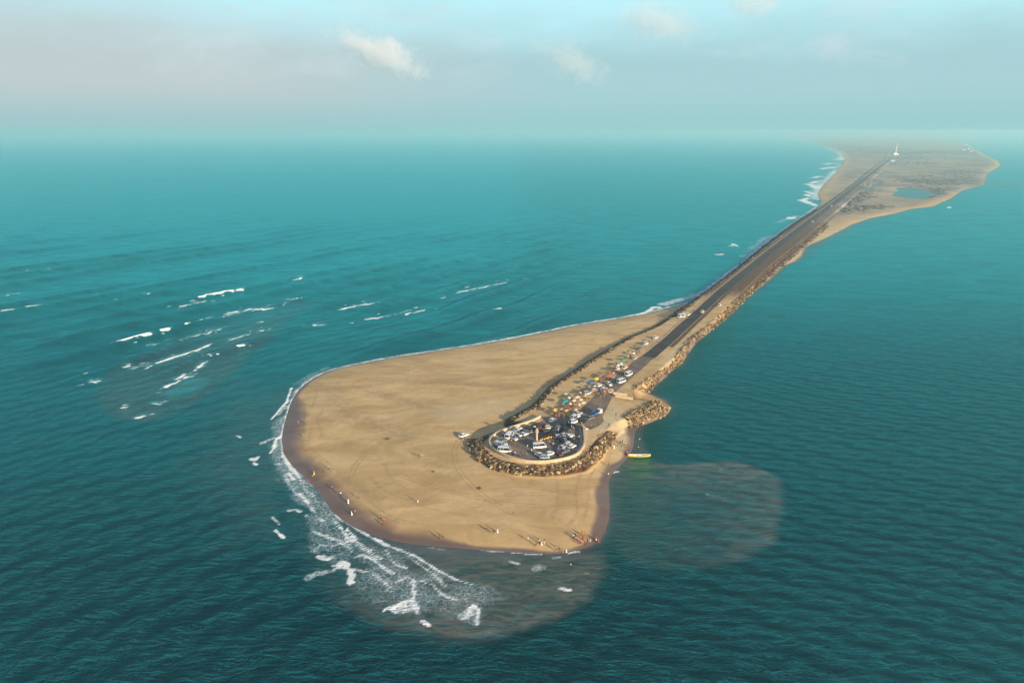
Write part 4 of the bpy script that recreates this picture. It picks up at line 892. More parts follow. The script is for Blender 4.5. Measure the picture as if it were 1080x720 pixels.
def parasol(px, py, c, lab, sc=1.0):
    x, y, z = ground_at(px, py+2.5); root = empty('market_umbrella', (x, y, z)); root.scale = (sc, sc, sc)
    child('pole', SM['upole'], root); child('canopy', SM['ucan'], root, cloth(c)); child('ribs', SM['ribs'], root)
    tag(root, lab, 'umbrella', 'umbrellas on the market strip'); return root
ST = [(584,435.5,'ochre','large ochre covered stall at the lower end of the strip, above the white hatchback',1.25),(589,437.5,'brown','brown stall right of the large ochre one',.95),(592.5,436.3,'maroon','maroon stall second to the right of the ochre one',1),
 (596.5,434.3,'ochre','small ochre stall between the maroon stall and the brown one',.85),(600,432.5,'brown','brown stall below the teal umbrella',1),(603.5,431,'maroon','maroon stall below the cluster of cream stalls',1),(606.5,433.5,'cream','small cream stall nearest the white pair of cars',.8),
 (600.5,427.5,'cream','cream stall just right of the teal umbrella',.9),(604.5,424.5,'cream','cream stall at the left of the cream cluster',1),(608,421.3,'cream','cream stall at the top of the cream cluster',1.1),(611.5,423.8,'cream','cream stall in the middle of the cream cluster',1.05),(614.3,426.5,'cream','cream stall at the right of the cream cluster',.95),
 (610,428.7,'cream','cream stall lowest of the cream cluster',.95),(599.5,421,'white','off white stall left of the cream cluster',.8),(603,419,'cream','pale stall below the silver blue car',.8),(620.5,421.8,'brown','brown stall standing out on the forecourt',.8),(615,413.5,'brown','brown stall just left of the silver blue car',.85),
 (641.5,398.5,'red','rose red tent of the strip',1.25),(648,390.2,'maroon','maroon stall below the white tent',.9),(644.5,390,'brown','brown stall left of the maroon one',.85),(636,399,'maroon','maroon stall between the yellow umbrella and the red tent',.95),
 (633.5,402.8,'brown','brown stall touching the yellow umbrella',.75),(654.3,385.4,'white','white tent left of the teal umbrella',.95),(667.5,373.6,'white','white stall in the upper part of the strip',.85),(661.5,376.8,'green','pale green stall in the upper part of the strip',.8),
 (664.7,376.2,'maroon','dark maroon stall between the pale green and white ones',.75),(671,370.5,'brown','brown stall above the white one in the upper strip',.75),(677.5,365.2,'green','pale green stall near the far end',.75),(687,358.8,'brown','last brown stall at the far end of the strip',.8),
 (624,413.3,'orange','orange covered stall above the small white car',.85),(636.5,415,'orange','orange covered stall at the centre of the forecourt',1.05),(640.5,413,'orange','orange covered stall next to the cream car',.85),(631,414.5,'brown','brown stall left of the central orange one',.75),(622.5,403.3,'maroon','dark maroon stall above the blue umbrella',.8)]
ST += [(591.5,432.8,'cream','small cream stall above the brown one by the ochre stall',.7),(587.5,431.5,'brown','brown stall behind the large ochre stall',.75),(599,425,'maroon','maroon stall touching the right of the teal umbrella',.7),(607,417.5,'brown','brown stall above the cream cluster',.7),
 (611.5,415.3,'cream','cream stall above and left of the silver blue car',.75),(616.5,418.5,'ochre','small ochre stall right of the cream cluster',.75),(618.5,409.5,'maroon','maroon stall above the silver blue car',.7),(626.5,408,'cream','cream stall between the blue umbrella and orange stall',.7),
 (638.5,402,'brown','brown stall left below the red tent',.7),(640.5,394.3,'maroon','maroon stall above the red tent',.75),(646.5,393.8,'cream','cream stall right above the red tent',.65),(649.5,383.5,'brown','brown stall behind the white umbrella',.65),
 (658.5,378.8,'maroon','maroon stall behind the upper teal umbrella',.65),(664,371.5,'cream','cream stall behind the white stall of the upper strip',.6),(674,371.3,'maroon','maroon stall below the far grey car',.6),(684,360.5,'maroon','maroon stall next to the last brown one',.65),
 (633,409.8,'blue','blue covered stall below the white hatchback',.7),(604,436.8,'teal','small teal covered stall above the white pair of cars',.6)]
for px, py, c, lab, sc in ST: stall(px, py, c, lab, sc*.86)
for px, py, c, lab, sc in [(595.5,424.8,'teal','teal umbrella on the lower part of the strip',1.15),(596,416,'green','faded green umbrella at the sandy back of the strip',.9),(622.7,405.5,'blue','blue umbrella left of the yellow one',1.15),(628.5,400.8,'yellow','bright yellow umbrella of the strip',1.05),
   (656.8,381,'teal','teal umbrella on the upper part of the strip',1.2),(651.5,385.5,'white','white umbrella left of the white tent',.8),(680.2,361.8,'teal','small teal umbrella beside the lone white car at the far end',.7),(632.3,435.8,'cream','cream umbrella right of the truck',.8),(618.5,452,'white','white umbrella outside the east wall',.5)]:
    parasol(px, py, c, lab, sc)

# ------------------------------------------------------------------ pillar on the plaza
def pillar():
    x, y = W(566, 467.5, 3.0); root = empty('monument_pillar', (x, y, 3.06)); st_ = mat('pink_sandstone', (0.56, 0.36, 0.26), 0.75, var=.12, vscale=1)
    mb = MB(); mb.box((0, 0, .15), (2.6, 2.6, .3)); mb.box((0, 0, .42), (2.0, 2.0, .24)); mb.box((0, 0, .85), (1.4, 1.4, .62)); mb.build('plinth', st_, root)
    mb = MB(); mb.lathe([(.5, 1.16), (.46, 1.3), (.40, 3.2), (.34, 4.4)], 20); mb.build('shaft', st_, root, True)
    mb = MB(); mb.lathe([(.36, 4.402), (.62, 4.55), (.7, 4.75), (.5, 4.95), (.75, 5.0), (.75, 5.25)], 20); mb.build('capital', st_, root, True)
    cr = MB()
    for k in range(4):
        a = k*math.pi/2+.4; ca, sa = math.cos(a), math.sin(a)
        cr.lathe([(.05, 5.252), (.24, 5.32), (.26, 5.7), (.18, 5.95), (.21, 6.1), (.19, 6.3), (.04, 6.4)], 10, c=(.26*ca, .26*sa))
    cr.build('carved_finial', st_, root, True)
    tag(root, 'tall pinkish stone pillar with wide capital in the middle of the plaza', 'monument')
pillar()

# ------------------------------------------------------------------ boats
def boat(px, py, L_, hull, inner, lab, rz, z=0.0):
    x, y = W(px, py, 0.3); root = empty('rowing_boat', (x, y, z), rz); hm = mat('hull_'+hull, {'yellow': (.78, .47, .01), 'white': (.8, .8, .78)}[hull], .4); im = mat('inner_'+inner, {'cream': (.75, .66, .48), 'white': (.75, .75, .72)}[inner], .6)
    def s_(t):  # half width, keel, sheer
        return (.78*max(0.05, (1-abs(t)**2.6))**.8, -.25+.35*abs(t)**3, .55+.38*abs(t)**2.2)
    ts = np.linspace(-1, 1, 17); o_ = []; i_ = []
    for t in ts:
        w_, k_, h_ = s_(t); X_ = t*L_/2
        o_.append([(X_, -w_, h_), (X_, -w_*.85, h_*.45), (X_, -w_*.4, k_+.03), (X_, 0, k_), (X_, w_*.4, k_+.03), (X_, w_*.85, h_*.45), (X_, w_, h_)])
        i_.append([(X_, -w_+.06 if w_ > .1 else 0, h_-.01), (X_, -w_*.75, h_*.5), (X_, -w_*.35, k_+.14), (X_, 0, k_+.12), (X_, w_*.35, k_+.14), (X_, w_*.75, h_*.5), (X_, w_-.06 if w_ > .1 else 0, h_-.01)])
    def sheet(rows_, name, m):
        mb = MB(); n = 7; vs = [p for r_ in rows_ for p in r_]; mb.add(vs, [(k*n+i, k*n+i+1, (k+1)*n+i+1, (k+1)*n+i) for k in range(len(rows_)-1) for i in range(n-1)]); return mb.build(name, m, root, True)
    sheet(o_, 'hull', hm); sheet(i_, 'inside', im)
    mb = MB()
    for a_, b_ in zip(o_[:-1], o_[1:]):
        for e in (0, 6): mb.tube(Vector(a_[e])+Vector((0, 0, .02)), Vector(b_[e])+Vector((0, 0, .02)), .05, n=6)
    mb.build('gunwale', mat('gunwale_white', (.8, .78, .7), .5), root)
    for t in (-.55, -.1, .35):
        w_, k_, h_ = s_(t); mb = MB(); mb.box((t*L_/2, 0, h_*.62), (.35, w_*1.7, .05)); mb.build('thwart', wood, root)
    tag(root, lab, 'boat'); return root
boat(674.2, 480.5, 8.8, 'yellow', 'cream', 'long yellow wooden boat with cream inside, bow out to the sea at the cove', 0.02)
boat(1001, 218.8, 7.5, 'white', 'white', 'tiny white boat off the far lagoon shore', 0.2)

# ------------------------------------------------------------------ people
def lerp(a, b, t): return tuple(a[i]*(1-t)+b[i]*t for i in range(3))
def skin_mesh(name, verts, edges, radii, levels=1, mats_=None):
    me = bpy.data.meshes.new(name); me.from_pydata(verts, edges, []); o = bpy.data.objects.new(name, me); col.objects.link(o)
    sk = o.modifiers.new('s', 'SKIN'); sk.use_smooth_shade = True
    for v, r in zip(me.skin_vertices[0].data, radii): v.radius = (r, r) if not isinstance(r, tuple) else r
    me.skin_vertices[0].data[0].use_root = True
    if levels: sb = o.modifiers.new('b', 'SUBSURF'); sb.levels = levels
    dg = bpy.context.evaluated_depsgraph_get(); r_ = bpy.data.meshes.new_from_object(o.evaluated_get(dg)); r_.name = name
    bpy.data.objects.remove(o); return r_
SKIN = mat('brown_skin', (0.20, 0.105, 0.065), 0.6); HAIR = mat('black_hair', (0.012, 0.010, 0.010), 0.6); EYE = mat('eye_white', (.7, .7, .68), .3)
def person_meshes(pose):
    # joint places for each pose: x is forward, y left, z up
    J = {'pel': (0, 0, .93), 'che': (0, 0, 1.25), 'nec': (0, 0, 1.46), 'hea': (.02, 0, 1.56), 'hdt': (.03, 0, 1.68)}
    P_ = {'stand': dict(kl=(.02, .11, .49), fl=(-.02, .12, .07), kr=(.02, -.11, .49), fr=(-.02, -.12, .07), el=(-.03, .27, 1.13), hl=(.06, .29, .88), er=(-.03, -.27, 1.13), hr=(.06, -.29, .88)),
          'walk': dict(kl=(.20, .10, .52), fl=(.30, .10, .09), kr=(-.05, -.10, .49), fr=(-.34, -.10, .14), el=(-.14, .26, 1.15), hl=(-.10, .28, .90), er=(.10, -.26, 1.16), hr=(.26, -.25, .98)),
          'akimbo': dict(kl=(.02, .15, .49), fl=(-.02, .19, .07), kr=(.02, -.13, .49), fr=(-.02, -.17, .07), el=(-.08, .40, 1.18), hl=(.05, .22, 1.0), er=(-.03, -.27, 1.13), hr=(.08, -.29, .88)),
          'point': dict(kl=(.05, .11, .49), fl=(.02, .12, .07), kr=(.0, -.11, .49), fr=(-.06, -.12, .07), el=(.22, .26, 1.36), hl=(.46, .24, 1.46), er=(.10, -.24, 1.14), hr=(.30, -.12, 1.12)),
          'bend': dict(kl=(.08, .12, .50), fl=(-.06, .14, .07), kr=(.10, -.12, .50), fr=(-.04, -.14, .07), el=(.42, .22, .88), hl=(.46, .16, .62), er=(.42, -.22, .88), hr=(.48, -.14, .62))}[pose]
    if pose == 'bend': J = {'pel': (-.08, 0, .88), 'che': (.16, 0, 1.10), 'nec': (.34, 0, 1.22), 'hea': (.42, 0, 1.28), 'hdt': (.52, 0, 1.32)}
    sh = lambda s_: (J['nec'][0]*.8+J['che'][0]*.2, .17*s_, J['nec'][2]*.85+J['che'][2]*.15)
    hip = lambda s_: (J['pel'][0], .09*s_, J['pel'][2]-.06)
    V_ = [J['pel'], lerp(J['pel'], J['che'], .5), J['che'], J['nec'], J['hea'], J['hdt']]; R_ = [(.125, .125), (.115, .115), (.13, .13), (.055, .055), (.085, .085), (.075, .075)]; E_ = [(0, 1), (1, 2), (2, 3), (3, 4), (4, 5)]
    for s_, l in ((1, 'l'), (-1, 'r')):
        b = len(V_); hp = hip(s_); k_, f_ = P_['k'+l], P_['f'+l]
        V_ += [hp, k_, f_, (f_[0]+.15, f_[1], f_[2]-.03)]; R_ += [(.085, .085), (.058, .058), (.040, .040), (.032, .032)]; E_ += [(0, b), (b, b+1), (b+1, b+2), (b+2, b+3)]
        b = len(V_); e_, h_ = P_['e'+l], P_['h'+l]; hd = (Vector(h_)-Vector(e_)).normalized()
        V_ += [sh(s_), e_, h_]; R_ += [(.055, .055), (.042, .042), (.028, .028)]; E_ += [(2, b), (b, b+1), (b+1, b+2)]
        pm = Vector(h_)+hd*.07; V_.append(tuple(pm)); R_.append((.032, .026)); E_.append((b+2, b+3)); pi_ = b+3
        side = hd.cross(Vector((0, 1, 0)));  side = side.normalized() if side.length > .1 else Vector((1, 0, 0))
        for q_, (o_, ln) in enumerate([(-.028, .07), (-.010, .085), (.010, .08), (.027, .062)]):
            c = len(V_); r0 = pm+side*o_+hd*.02; r1 = r0+hd*ln*.6+Vector((0, -s_*.004, 0)); r2 = r1+hd*ln*.4+Vector((0, -s_*.014, 0))
            V_ += [tuple(r0), tuple(r1), tuple(r2)]; R_ += [(.010, .010), (.0085, .0085), (.007, .007)]; E_ += [(pi_, c), (c, c+1), (c+1, c+2)]
        c = len(V_); V_ += [tuple(Vector(h_)+hd*.04+side*.045), tuple(Vector(h_)+hd*.085+side*.055)]; R_ += [(.011, .011), (.008, .008)]; E_ += [(b+2, c), (c, c+1)]
    body = skin_mesh('person', V_, E_, R_, 1); body.materials.clear(); body.materials.append(SKIN)
    # face: nose, ears, eyes, mouth set into the same mesh
    body.materials.append(EYE); body.materials.append(HAIR)
    bm = bmesh.new(); bm.from_mesh(body); hc = Vector(lerp(J['hea'], J['hdt'], .5)); upv = (Vector(J['hdt'])-Vector(J['hea'])).normalized(); fw = Vector((0, 1, 0)).cross(upv)
    if fw.x < 0 and pose != 'bend': fw = -fw
    if pose == 'bend': fw = -fw if fw.z > 0 else fw
    def bump_(c, r, mi):
        g = bmesh.ops.create_icosphere(bm, subdivisions=1, radius=r, matrix=Matrix.Translation(c))
        for f in {f for v in g['verts'] for f in v.link_faces}: f.material_index = mi
    bump_(hc+fw*.088, .016, 0); bump_(hc+fw*.082+Vector((0, .03, 0))+upv*.018, .011, 1); bump_(hc+fw*.082+Vector((0, -.03, 0))+upv*.018, .011, 1); bump_(hc+fw*.090+Vector((0, .03, 0))+upv*.018, .006, 2); bump_(hc+fw*.090+Vector((0, -.03, 0))+upv*.018, .006, 2)
    bump_(hc+Vector((0, .085, 0)), .02, 0); bump_(hc-Vector((0, .085, 0)), .02, 0); bump_(hc+fw*.075-upv*.04, .013, 0)
    bm.to_mesh(body); bm.free()
    # clothes
    up_ = lerp(J['pel'], J['che'], .05); sv = [lerp(J['pel'], J['che'], .0), lerp(J['pel'], J['che'], .5), J['che'], lerp(J['che'], J['nec'], .8)]; se = [(0, 1), (1, 2), (2, 3)]; sr = [(.145, .145), (.13, .13), (.145, .145), (.08, .08)]
    for s_, l in ((1, 'l'), (-1, 'r')):
        b = len(sv); sv += [sh(s_), lerp(sh(s_), P_['e'+l], .75)]; sr += [(.072, .072), (.062, .062)]; se += [(2, b), (b, b+1)]
    shirt = skin_mesh('shirt', sv, se, sr, 1)
    tv = [(J['pel'][0], 0, J['pel'][2]+.02)]; te = []; tr = [(.14, .14)]
    for s_, l in ((1, 'l'), (-1, 'r')):
        b = len(tv); tv += [hip(s_), P_['k'+l], lerp(P_['k'+l], P_['f'+l], .85)]; tr += [(.102, .102), (.078, .078), (.065, .065)]; te += [(0, b), (b, b+1), (b+1, b+2)]
    trou = skin_mesh('trousers', tv, te, tr, 1)
    hb = bmesh.new(); bmesh.ops.create_icosphere(hb, subdivisions=2, radius=.112)
    for v in hb.verts: v.co = Vector((v.co.x, v.co.y*.9, v.co.z*1.0))
    cen = hc+upv*.045-fw*.025; rotm = Matrix((fw, Vector((0, 1, 0)), upv)).transposed().to_4x4(); bmesh.ops.transform(hb, matrix=Matrix.Translation(cen) @ rotm, verts=hb.verts)
    dele = [v for v in hb.verts if (v.co-cen).dot(upv) < -.035+((v.co-cen).dot(fw) > .02)*.07]; bmesh.ops.delete(hb, geom=dele, context='VERTS')
    hm = bpy.data.meshes.new('hair'); hb.to_mesh(hm); hb.free(); hm.materials.append(HAIR)
    # a knee-length tunic or sari skirt
    kb = MB(); n = 12; x0, z0 = J['pel'][0], J['pel'][2]
    kb.loft([[(x0+r*math.cos(2*math.pi*i/n)+ox, r*1.05*math.sin(2*math.pi*i/n), z) for i in range(n)] for r, z, ox in ((.15, z0+.06, 0), (.19, z0-.2, .01), (.22, .5, .02), (.27, .13, .02))]); sk_ = kb.mesh('skirt', cloth('white'), True)
    for m_ in (shirt, trou): m_.materials.clear(); m_.materials.append(cloth('white'))
    return dict(body=body, shirt=shirt, trousers=trou, hair=hm, skirt=sk_)
PMS = {k: person_meshes(k) for k in ('stand', 'walk', 'akimbo', 'point', 'bend')}
GAR = {'white': (.78, .76, .72), 'black': (.02, .02, .025), 'red': (.45, .03, .04), 'yellow': (.75, .55, .02), 'blue': (.05, .12, .35), 'orange': (.60, .20, .04), 'pink': (.60, .22, .30), 'navy': (.02, .03, .09), 'brown': (.15, .08, .05), 'green': (.06, .22, .10), 'tan': (.42, .31, .20), 'grey': (.22, .22, .23), 'teal': (.02, .25, .25), 'lilac': (.45, .35, .52)}
def gar(c): return mat('garment_'+c, GAR[c], .85)
def person(px, py, pose, top_, bot, label, group, skirt=False, face=None, z=None):
    """px, py: where the feet stand"""
    if z is None: x, y, z = ground_at(px, py, 1.2 if py > 484 or px < 500 else 3.0)
    else: x, y = W(px, py, z)
    d = PMS[pose]; rz = random.uniform(0, 6.28) if face is None else face; sc = random.uniform(.93, 1.05)
    b = bpy.data.objects.new('person', d['body']); col.objects.link(b); b.location = (x, y, z-.01); b.rotation_euler[2] = rz; b.scale = (sc, sc, sc)
    child('shirt', d['shirt'], b, gar(top_)); child('skirt' if skirt else 'trousers', d['skirt'] if skirt else d['trousers'], b, gar(bot)); child('hair', d['hair'], b)
    tag(b, label, 'person', group); return b
BG = 'people on the beach'
PPL = [
 (303,438,'walk','white','brown','person in white top walking on wet sand at the farthest left bulge of the beach',0),(314.6,447,'stand','white','tan','left of two people on the upper left beach edge, in white',0),(322.8,447,'stand','tan','brown','right of two people on the upper left beach edge, in tan',0),
 (320,461,'walk','orange','grey','person in orange top walking down the left beach',0),(346.8,495,'stand','white','black','person in white on dry sand beside the two in yellow',0),(340.8,498.5,'stand','brown','navy','person in brown between the yellow pair and the one in white',0),
 (331.4,500.5,'stand','yellow','yellow','person in all yellow, upper of the yellow pair on wet sand',1),(329.6,503.5,'bend','yellow','brown','bending person in yellow, lower of the yellow pair',0),(326.7,509.5,'point','red','red','person in red standing in the surf edge',0),
 (350.4,516,'stand','pink','navy','person in pink on the wet sand below the yellow pair',0),(359.6,523,'stand','white','black','person in white shirt and black trousers on the lower left beach',0),(367.4,530.5,'stand','white','white','person all in white on the lower left beach',1),
 (378.6,526,'walk','red','brown','person in red on dry sand above the lower left waterline',0),(371,543,'stand','white','white','person in white dress, left of the pair on dark wet sand',1),(374.4,540,'akimbo','black','tan','person in black top, right of the pair on dark wet sand',0),
 (402,548,'stand','red','brown','tall person in red, left of the trio at the bottom left waterline',0),(405.6,550.5,'bend','orange','red','bending person in orange, right of the trio at the bottom left waterline',0),(404,554,'stand','red','black','person in red and black nearest the water in the bottom left trio',0),
 (442,482.5,'stand','black','brown','dark clothed person alone with one in white on the open sand',0),(445.6,482.8,'akimbo','white','tan','person in white on the open sand left of the rocks',0),(440.8,530,'stand','orange','white','person in orange top alone in the lower middle of the sand',0),
 (463.2,568.5,'walk','brown','navy','person in brown, left of two walking at the bottom edge',0),(467.8,567.2,'walk','tan','brown','person in tan, right of two walking at the bottom edge',0),
 (516.8,561.5,'stand','orange','brown','person in orange, left of three on the sand near the bottom',0),(521,562,'bend','black','black','bending person in black, middle of three on the sand near the bottom',0),(524.6,561.5,'stand','white','white','person in white, right of three on the sand near the bottom',1),
 (557,570.5,'stand','white','grey','person in white standing left of the family group at the bottom',0),(565,576,'bend','red','red','bending person in red at the lower left of the family group',0),(569,573,'stand','white','black','person in white shirt and black trousers in the family group',0),
 (571.2,574.5,'stand','white','white','person in white in the middle of the family group',1),(574,573,'walk','black','white','person in black top and white trousers at the right of the family group',0),
 (585.6,581,'stand','yellow','brown','person in yellow top at the left of the four on the waterline',0),(589.8,580,'stand','pink','navy','person in pink, second of the four on the waterline',0),(593.6,584,'bend','tan','tan','bending person in tan with feet in the water, third of the four',0),(597.2,583,'stand','yellow','white','person in pale yellow, rightmost of the four on the waterline',1),
 (604.6,567.8,'stand','white','navy','person in white at the left edge of the crowd at the tip',0),(606.4,566.4,'stand','black','black','person all in black at the upper left of the crowd at the tip',0),(609,570,'stand','white','pink','person in white and pink in the crowd at the tip',1),
 (611.2,566.5,'akimbo','orange','orange','person in orange at the top of the crowd at the tip',0),(613.6,564.6,'stand','orange','orange','person in orange dress at the far side of the crowd at the tip',1),(616.2,565.8,'stand','orange','red','person in orange and red on the right of the orange clothed people at the tip',0),
 (614.6,569.2,'walk','red','navy','person in red and navy in the middle of the crowd at the tip',0),(612.6,573.2,'stand','white','red','person in white top and red skirt at the front of the crowd at the tip',1),(616.8,575,'stand','red','black','person in red and black at the front right of the crowd at the tip',0),
 (610,573.8,'bend','red','brown','bending person in red at the front left of the crowd at the tip',0),(619.4,573,'stand','black','black','person all in black at the right of the crowd at the tip',0),
 (622.6,571.5,'stand','pink','white','person in pink and white between the crowd and the red clad trio',0),(626.6,571.5,'walk','red','navy','person in red and navy at the left of the trio in the shallows',0),(628.6,569.8,'stand','pink','white','person in bright pink in the middle of the trio in the shallows',1),(631,572.5,'stand','red','red','person all in red at the right of the trio in the shallows',1),
 (641.5,491.5,'stand','brown','black','lone dark clothed person on the sand below the cove rocks',0),(647.4,473,'stand','white','white','person in white on the cove beside the rocks',1),
 (641.6,502.5,'walk','white','red','person in white and red at the water edge east of the beach',0),
 (651.6,470,'stand','grey','navy','person in grey at the left of the cove group',0),(654.2,468.2,'stand','black','black','person in black, second from left in the cove group',0),(656.4,467,'akimbo','navy','black','person in navy at the top of the cove group',0),(658.4,469.8,'stand','lilac','black','person in lilac in the middle of the cove group',0),
 (659.8,472.2,'bend','yellow','black','bending person in yellow at the right of the cove group',0),(655,472.2,'walk','grey','black','person in grey and black at the bottom of the cove group',0),(661.8,471,'stand','green','black','person in green rightmost in the cove group',0),
 (659.6,478.2,'stand','red','red','person all in red, left of the three at the yellow boat stern',1),(661.8,479.5,'bend','pink','red','bending person in pink and red at the boat stern',0),(662.6,477.6,'stand','black','red','person in black and red, right of the three at the boat stern',0)]
for px, py, pose, a_, b_, lab, sk_ in PPL: person(px, py, pose, a_, b_, lab, BG, bool(sk_))
for px, py, a_, lab in [(674.4,465.5,'white','person in white wading off the cove, farther from the boat'),(673.2,474,'lilac','person in lilac wading off the cove just beyond the boat'),(601.8,598.5,'white','person in white wading in front of the beach tip')]:
    person(px, py, 'stand', a_, 'navy', lab, 'people in the water', z=-0.65)
for px, py, pose, a_, b_, lab in [(546,471.5,'stand','red','black','person in red in the left middle of the plaza'),(556.2,472.5,'stand','white','grey','person in white standing left of the white van'),(560.6,476.6,'walk','white','white','person in white left of the long white car'),
  (583.4,470.5,'stand','white','navy','person in white in the open middle of the plaza right of the pillar'),(602.6,474.5,'stand','lilac','grey','person in lilac in the right part of the plaza'),(610.6,463.2,'stand','white','black','person in white beside the motorbike near the east wall'),(607.4,477,'stand','black','black','person in black leaning by the lower right parapet'),
  (540,477.2,'stand','pink','navy','person in pink at the motorbikes by the lower left parapet'),(543.2,478.6,'bend','lilac','white','bending person in lilac at the motorbikes'),(550.8,481,'stand','pink','black','person in pink, left of two by the lower parapet'),(555.2,480,'stand','orange','tan','person in orange, right of two by the lower parapet'),
  (587,463.5,'walk','white','black','person in white below the lilac grey hatchback'),(579.5,466.5,'stand','navy','tan','person in navy in front of the rickshaws'),(564.8,461.5,'stand','red','black','person in red behind the pillar'),(539.5,467,'walk','yellow','navy','person in yellow beside the silver car stack'),
  (601,456.5,'stand','white','navy','person in white right of the black saloon'),(604.5,453.5,'stand','pink','brown','person in pink below the black hatchback')]:
    person(px, py, pose, a_, b_, lab, 'people on the plaza', z=3.06)
for px, py, a_, b_, lab in [(514.6,482.4,'white','tan','person in white on the left shoulder of the rock apron'),(521.8,488,'white','brown','person in white sitting height above the rocks, below the left parapet'),(516.6,461.6,'teal','white','person in teal outside the upper left bend of the wall'),
  (617,481,'pink','brown','person in pink on the rocks below the right bend of the wall'),(620,479,'red','tan','person in red on the rocks below the right bend of the wall'),(622.6,480.4,'white','pink','person in white on the rocks below the right bend of the wall'),(618,477.6,'orange','navy','person in orange just outside the right bend of the wall'),
  (623.4,451.4,'white','black','person in white on the sand right of the east wall top'),(641.6,450,'black','brown','person in black on the sand bank above the cove'),(646.4,433.5,'red','brown','person in red on the sand bank left of the groyne'),(649.6,438.5,'brown','black','person in brown at the root of the groyne')]:
    person(px, py, 'stand', a_, b_, lab, 'people around the plaza')
cl = ['white', 'red', 'blue', 'brown', 'pink', 'black', 'tan', 'green', 'orange', 'grey']; near = ['the ochre stall', 'the maroon stalls', 'the teal umbrella', 'the cream stalls', 'the silver blue car', 'the blue umbrella', 'the yellow umbrella', 'the red tent', 'the orange stalls', 'the white tent', 'the upper teal umbrella', 'the dark row of cars']
npx = [(586,439), (595,438), (598,429.5), (608,430), (616,417), (624,409.5), (629,406), (640,402.5), (634,418), (652,392), (659,386), (598,440)]
used = 0
for k, ((bx_, by_), nn) in enumerate(zip(npx, near)):
    for j, (ox, oy) in enumerate([(-3.4, -.4), (.2, 1.1), (3.3, 1.9)]):
        c1, c2 = cl[(k*3+j*4) % 10], cl[(k+j*3+5) % 10]
        person(bx_+ox+random.uniform(-.5, .5), by_+oy+random.uniform(-.4, .4), ['stand', 'walk', 'akimbo', 'point'][(k+j) % 4], c1, c2, f'person in {c1} top and {c2} trousers '+['left of', 'just below', 'right of'][j]+f' {nn}', 'people among the stalls')

# net heap on the cove and a few bundles of driftwood
def debris(name, px, py, L_, lab, cat, m, n=14):
    x, y, z = ground_at(px, py, 1.4); mb = MB()
    for k in range(n):
        a = random.uniform(0, 3.14); r_ = random.uniform(.3, 1)*L_/2; c = (random.gauss(0, L_*.18), random.gauss(0, L_*.12), .08+random.random()*.12)
        mb.tube((c[0]-r_*math.cos(a), c[1]-r_*math.sin(a), c[2]), (c[0]+r_*math.cos(a), c[1]+r_*math.sin(a), c[2]+.05), .06, .04, n=5)
    o = mb.build(name, m); o.location = (x, y, z); tag(o, lab, cat)
debris('driftwood_heap', 505.5, 514.6, 1.5, 'small dark heap of driftwood on the sand below the rock apron', 'driftwood', mat('driftwood', (.09, .06, .04), .9))
debris('driftwood_heap', 457, 497.5, 1.2, 'tiny scatter of sticks left of the rock apron', 'driftwood', mat('driftwood', (.09, .06, .04), .9), 7)
debris('seaweed_strands', 409, 463, 2.5, 'thin strand of dry weed on the left of the open sand', 'seaweed', mat('dry_weed', (.14, .09, .05), .9), 8)

# ------------------------------------------------------------------ lighthouse and the far shore
def lighthouse():
    x, y = W(944, 163.6, 1.5); z = H(x, y); root = empty('lighthouse', (x, y, z)); wm = mat('lighthouse_white', (.82, .80, .78), .6); rm = mat('lighthouse_red', (.55, .10, .08), .6)
    mb = MB(); mb.lathe([(6.2, 0), (5.0, 12), (3.6, 42), (3.3, 48)], 8); t = mb.build('tower', wm, root)
    for z0, z1 in ((13, 20), (26, 33), (39, 46)):
        r = lambda q: 5.0+(3.6-5.0)*(q-12)/30+.06; b = MB(); b.lathe([(r(z0), z0), (r(z1), z1)], 8); b.build('red_band', rm, root)
    mb = MB(); mb.lathe([(3.3, 48.01), (5.2, 49), (5.2, 49.6), (3.0, 49.7)], 16); mb.build('gallery', wm, root)
    mb = MB()
    for k in range(16):
        a = 2*math.pi*k/16; mb.tube((5*math.cos(a), 5*math.sin(a), 49.6), (5*math.cos(a), 5*math.sin(a), 50.9), .06, n=4)
        a2 = 2*math.pi*(k+1)/16; mb.tube((5*math.cos(a), 5*math.sin(a), 50.9), (5*math.cos(a2), 5*math.sin(a2), 50.9), .05, n=4)
    mb.build('railing', wm, root)
    mb = MB(); mb.lathe([(2.3, 49.72), (2.3, 53)], 12); mb.build('lantern', mat('lantern_glass', (.35, .45, .5), .1), root)
    mb = MB(); mb.lathe([(2.7, 53.01), (1.9, 54.6), (.3, 55.8), (.12, 58)], 12); mb.build('lantern_roof', rm, root, True)
    mb = MB(); mb.box((0, 0, 3.5), (26, 22, 7)); mb.box((0, 0, 7.35), (27, 23, .7)); mb.box((0, 0, 8.9), (14, 13, 2.4)); b = mb.build('base_building', wm, root)
    for k in range(6): w_ = MB(); w_.box((-10+4*k, -11.05, 4.6), (1.6, .12, 2.4)); w_.build('window', glass, b)
    d_ = MB(); d_.box((0, -11.05, 1.4), (2.4, .14, 2.8)); d_.build('door', wood, b)
    tag(root, 'white lighthouse with faint red bands and low base building at the end of the road', 'lighthouse')
lighthouse()
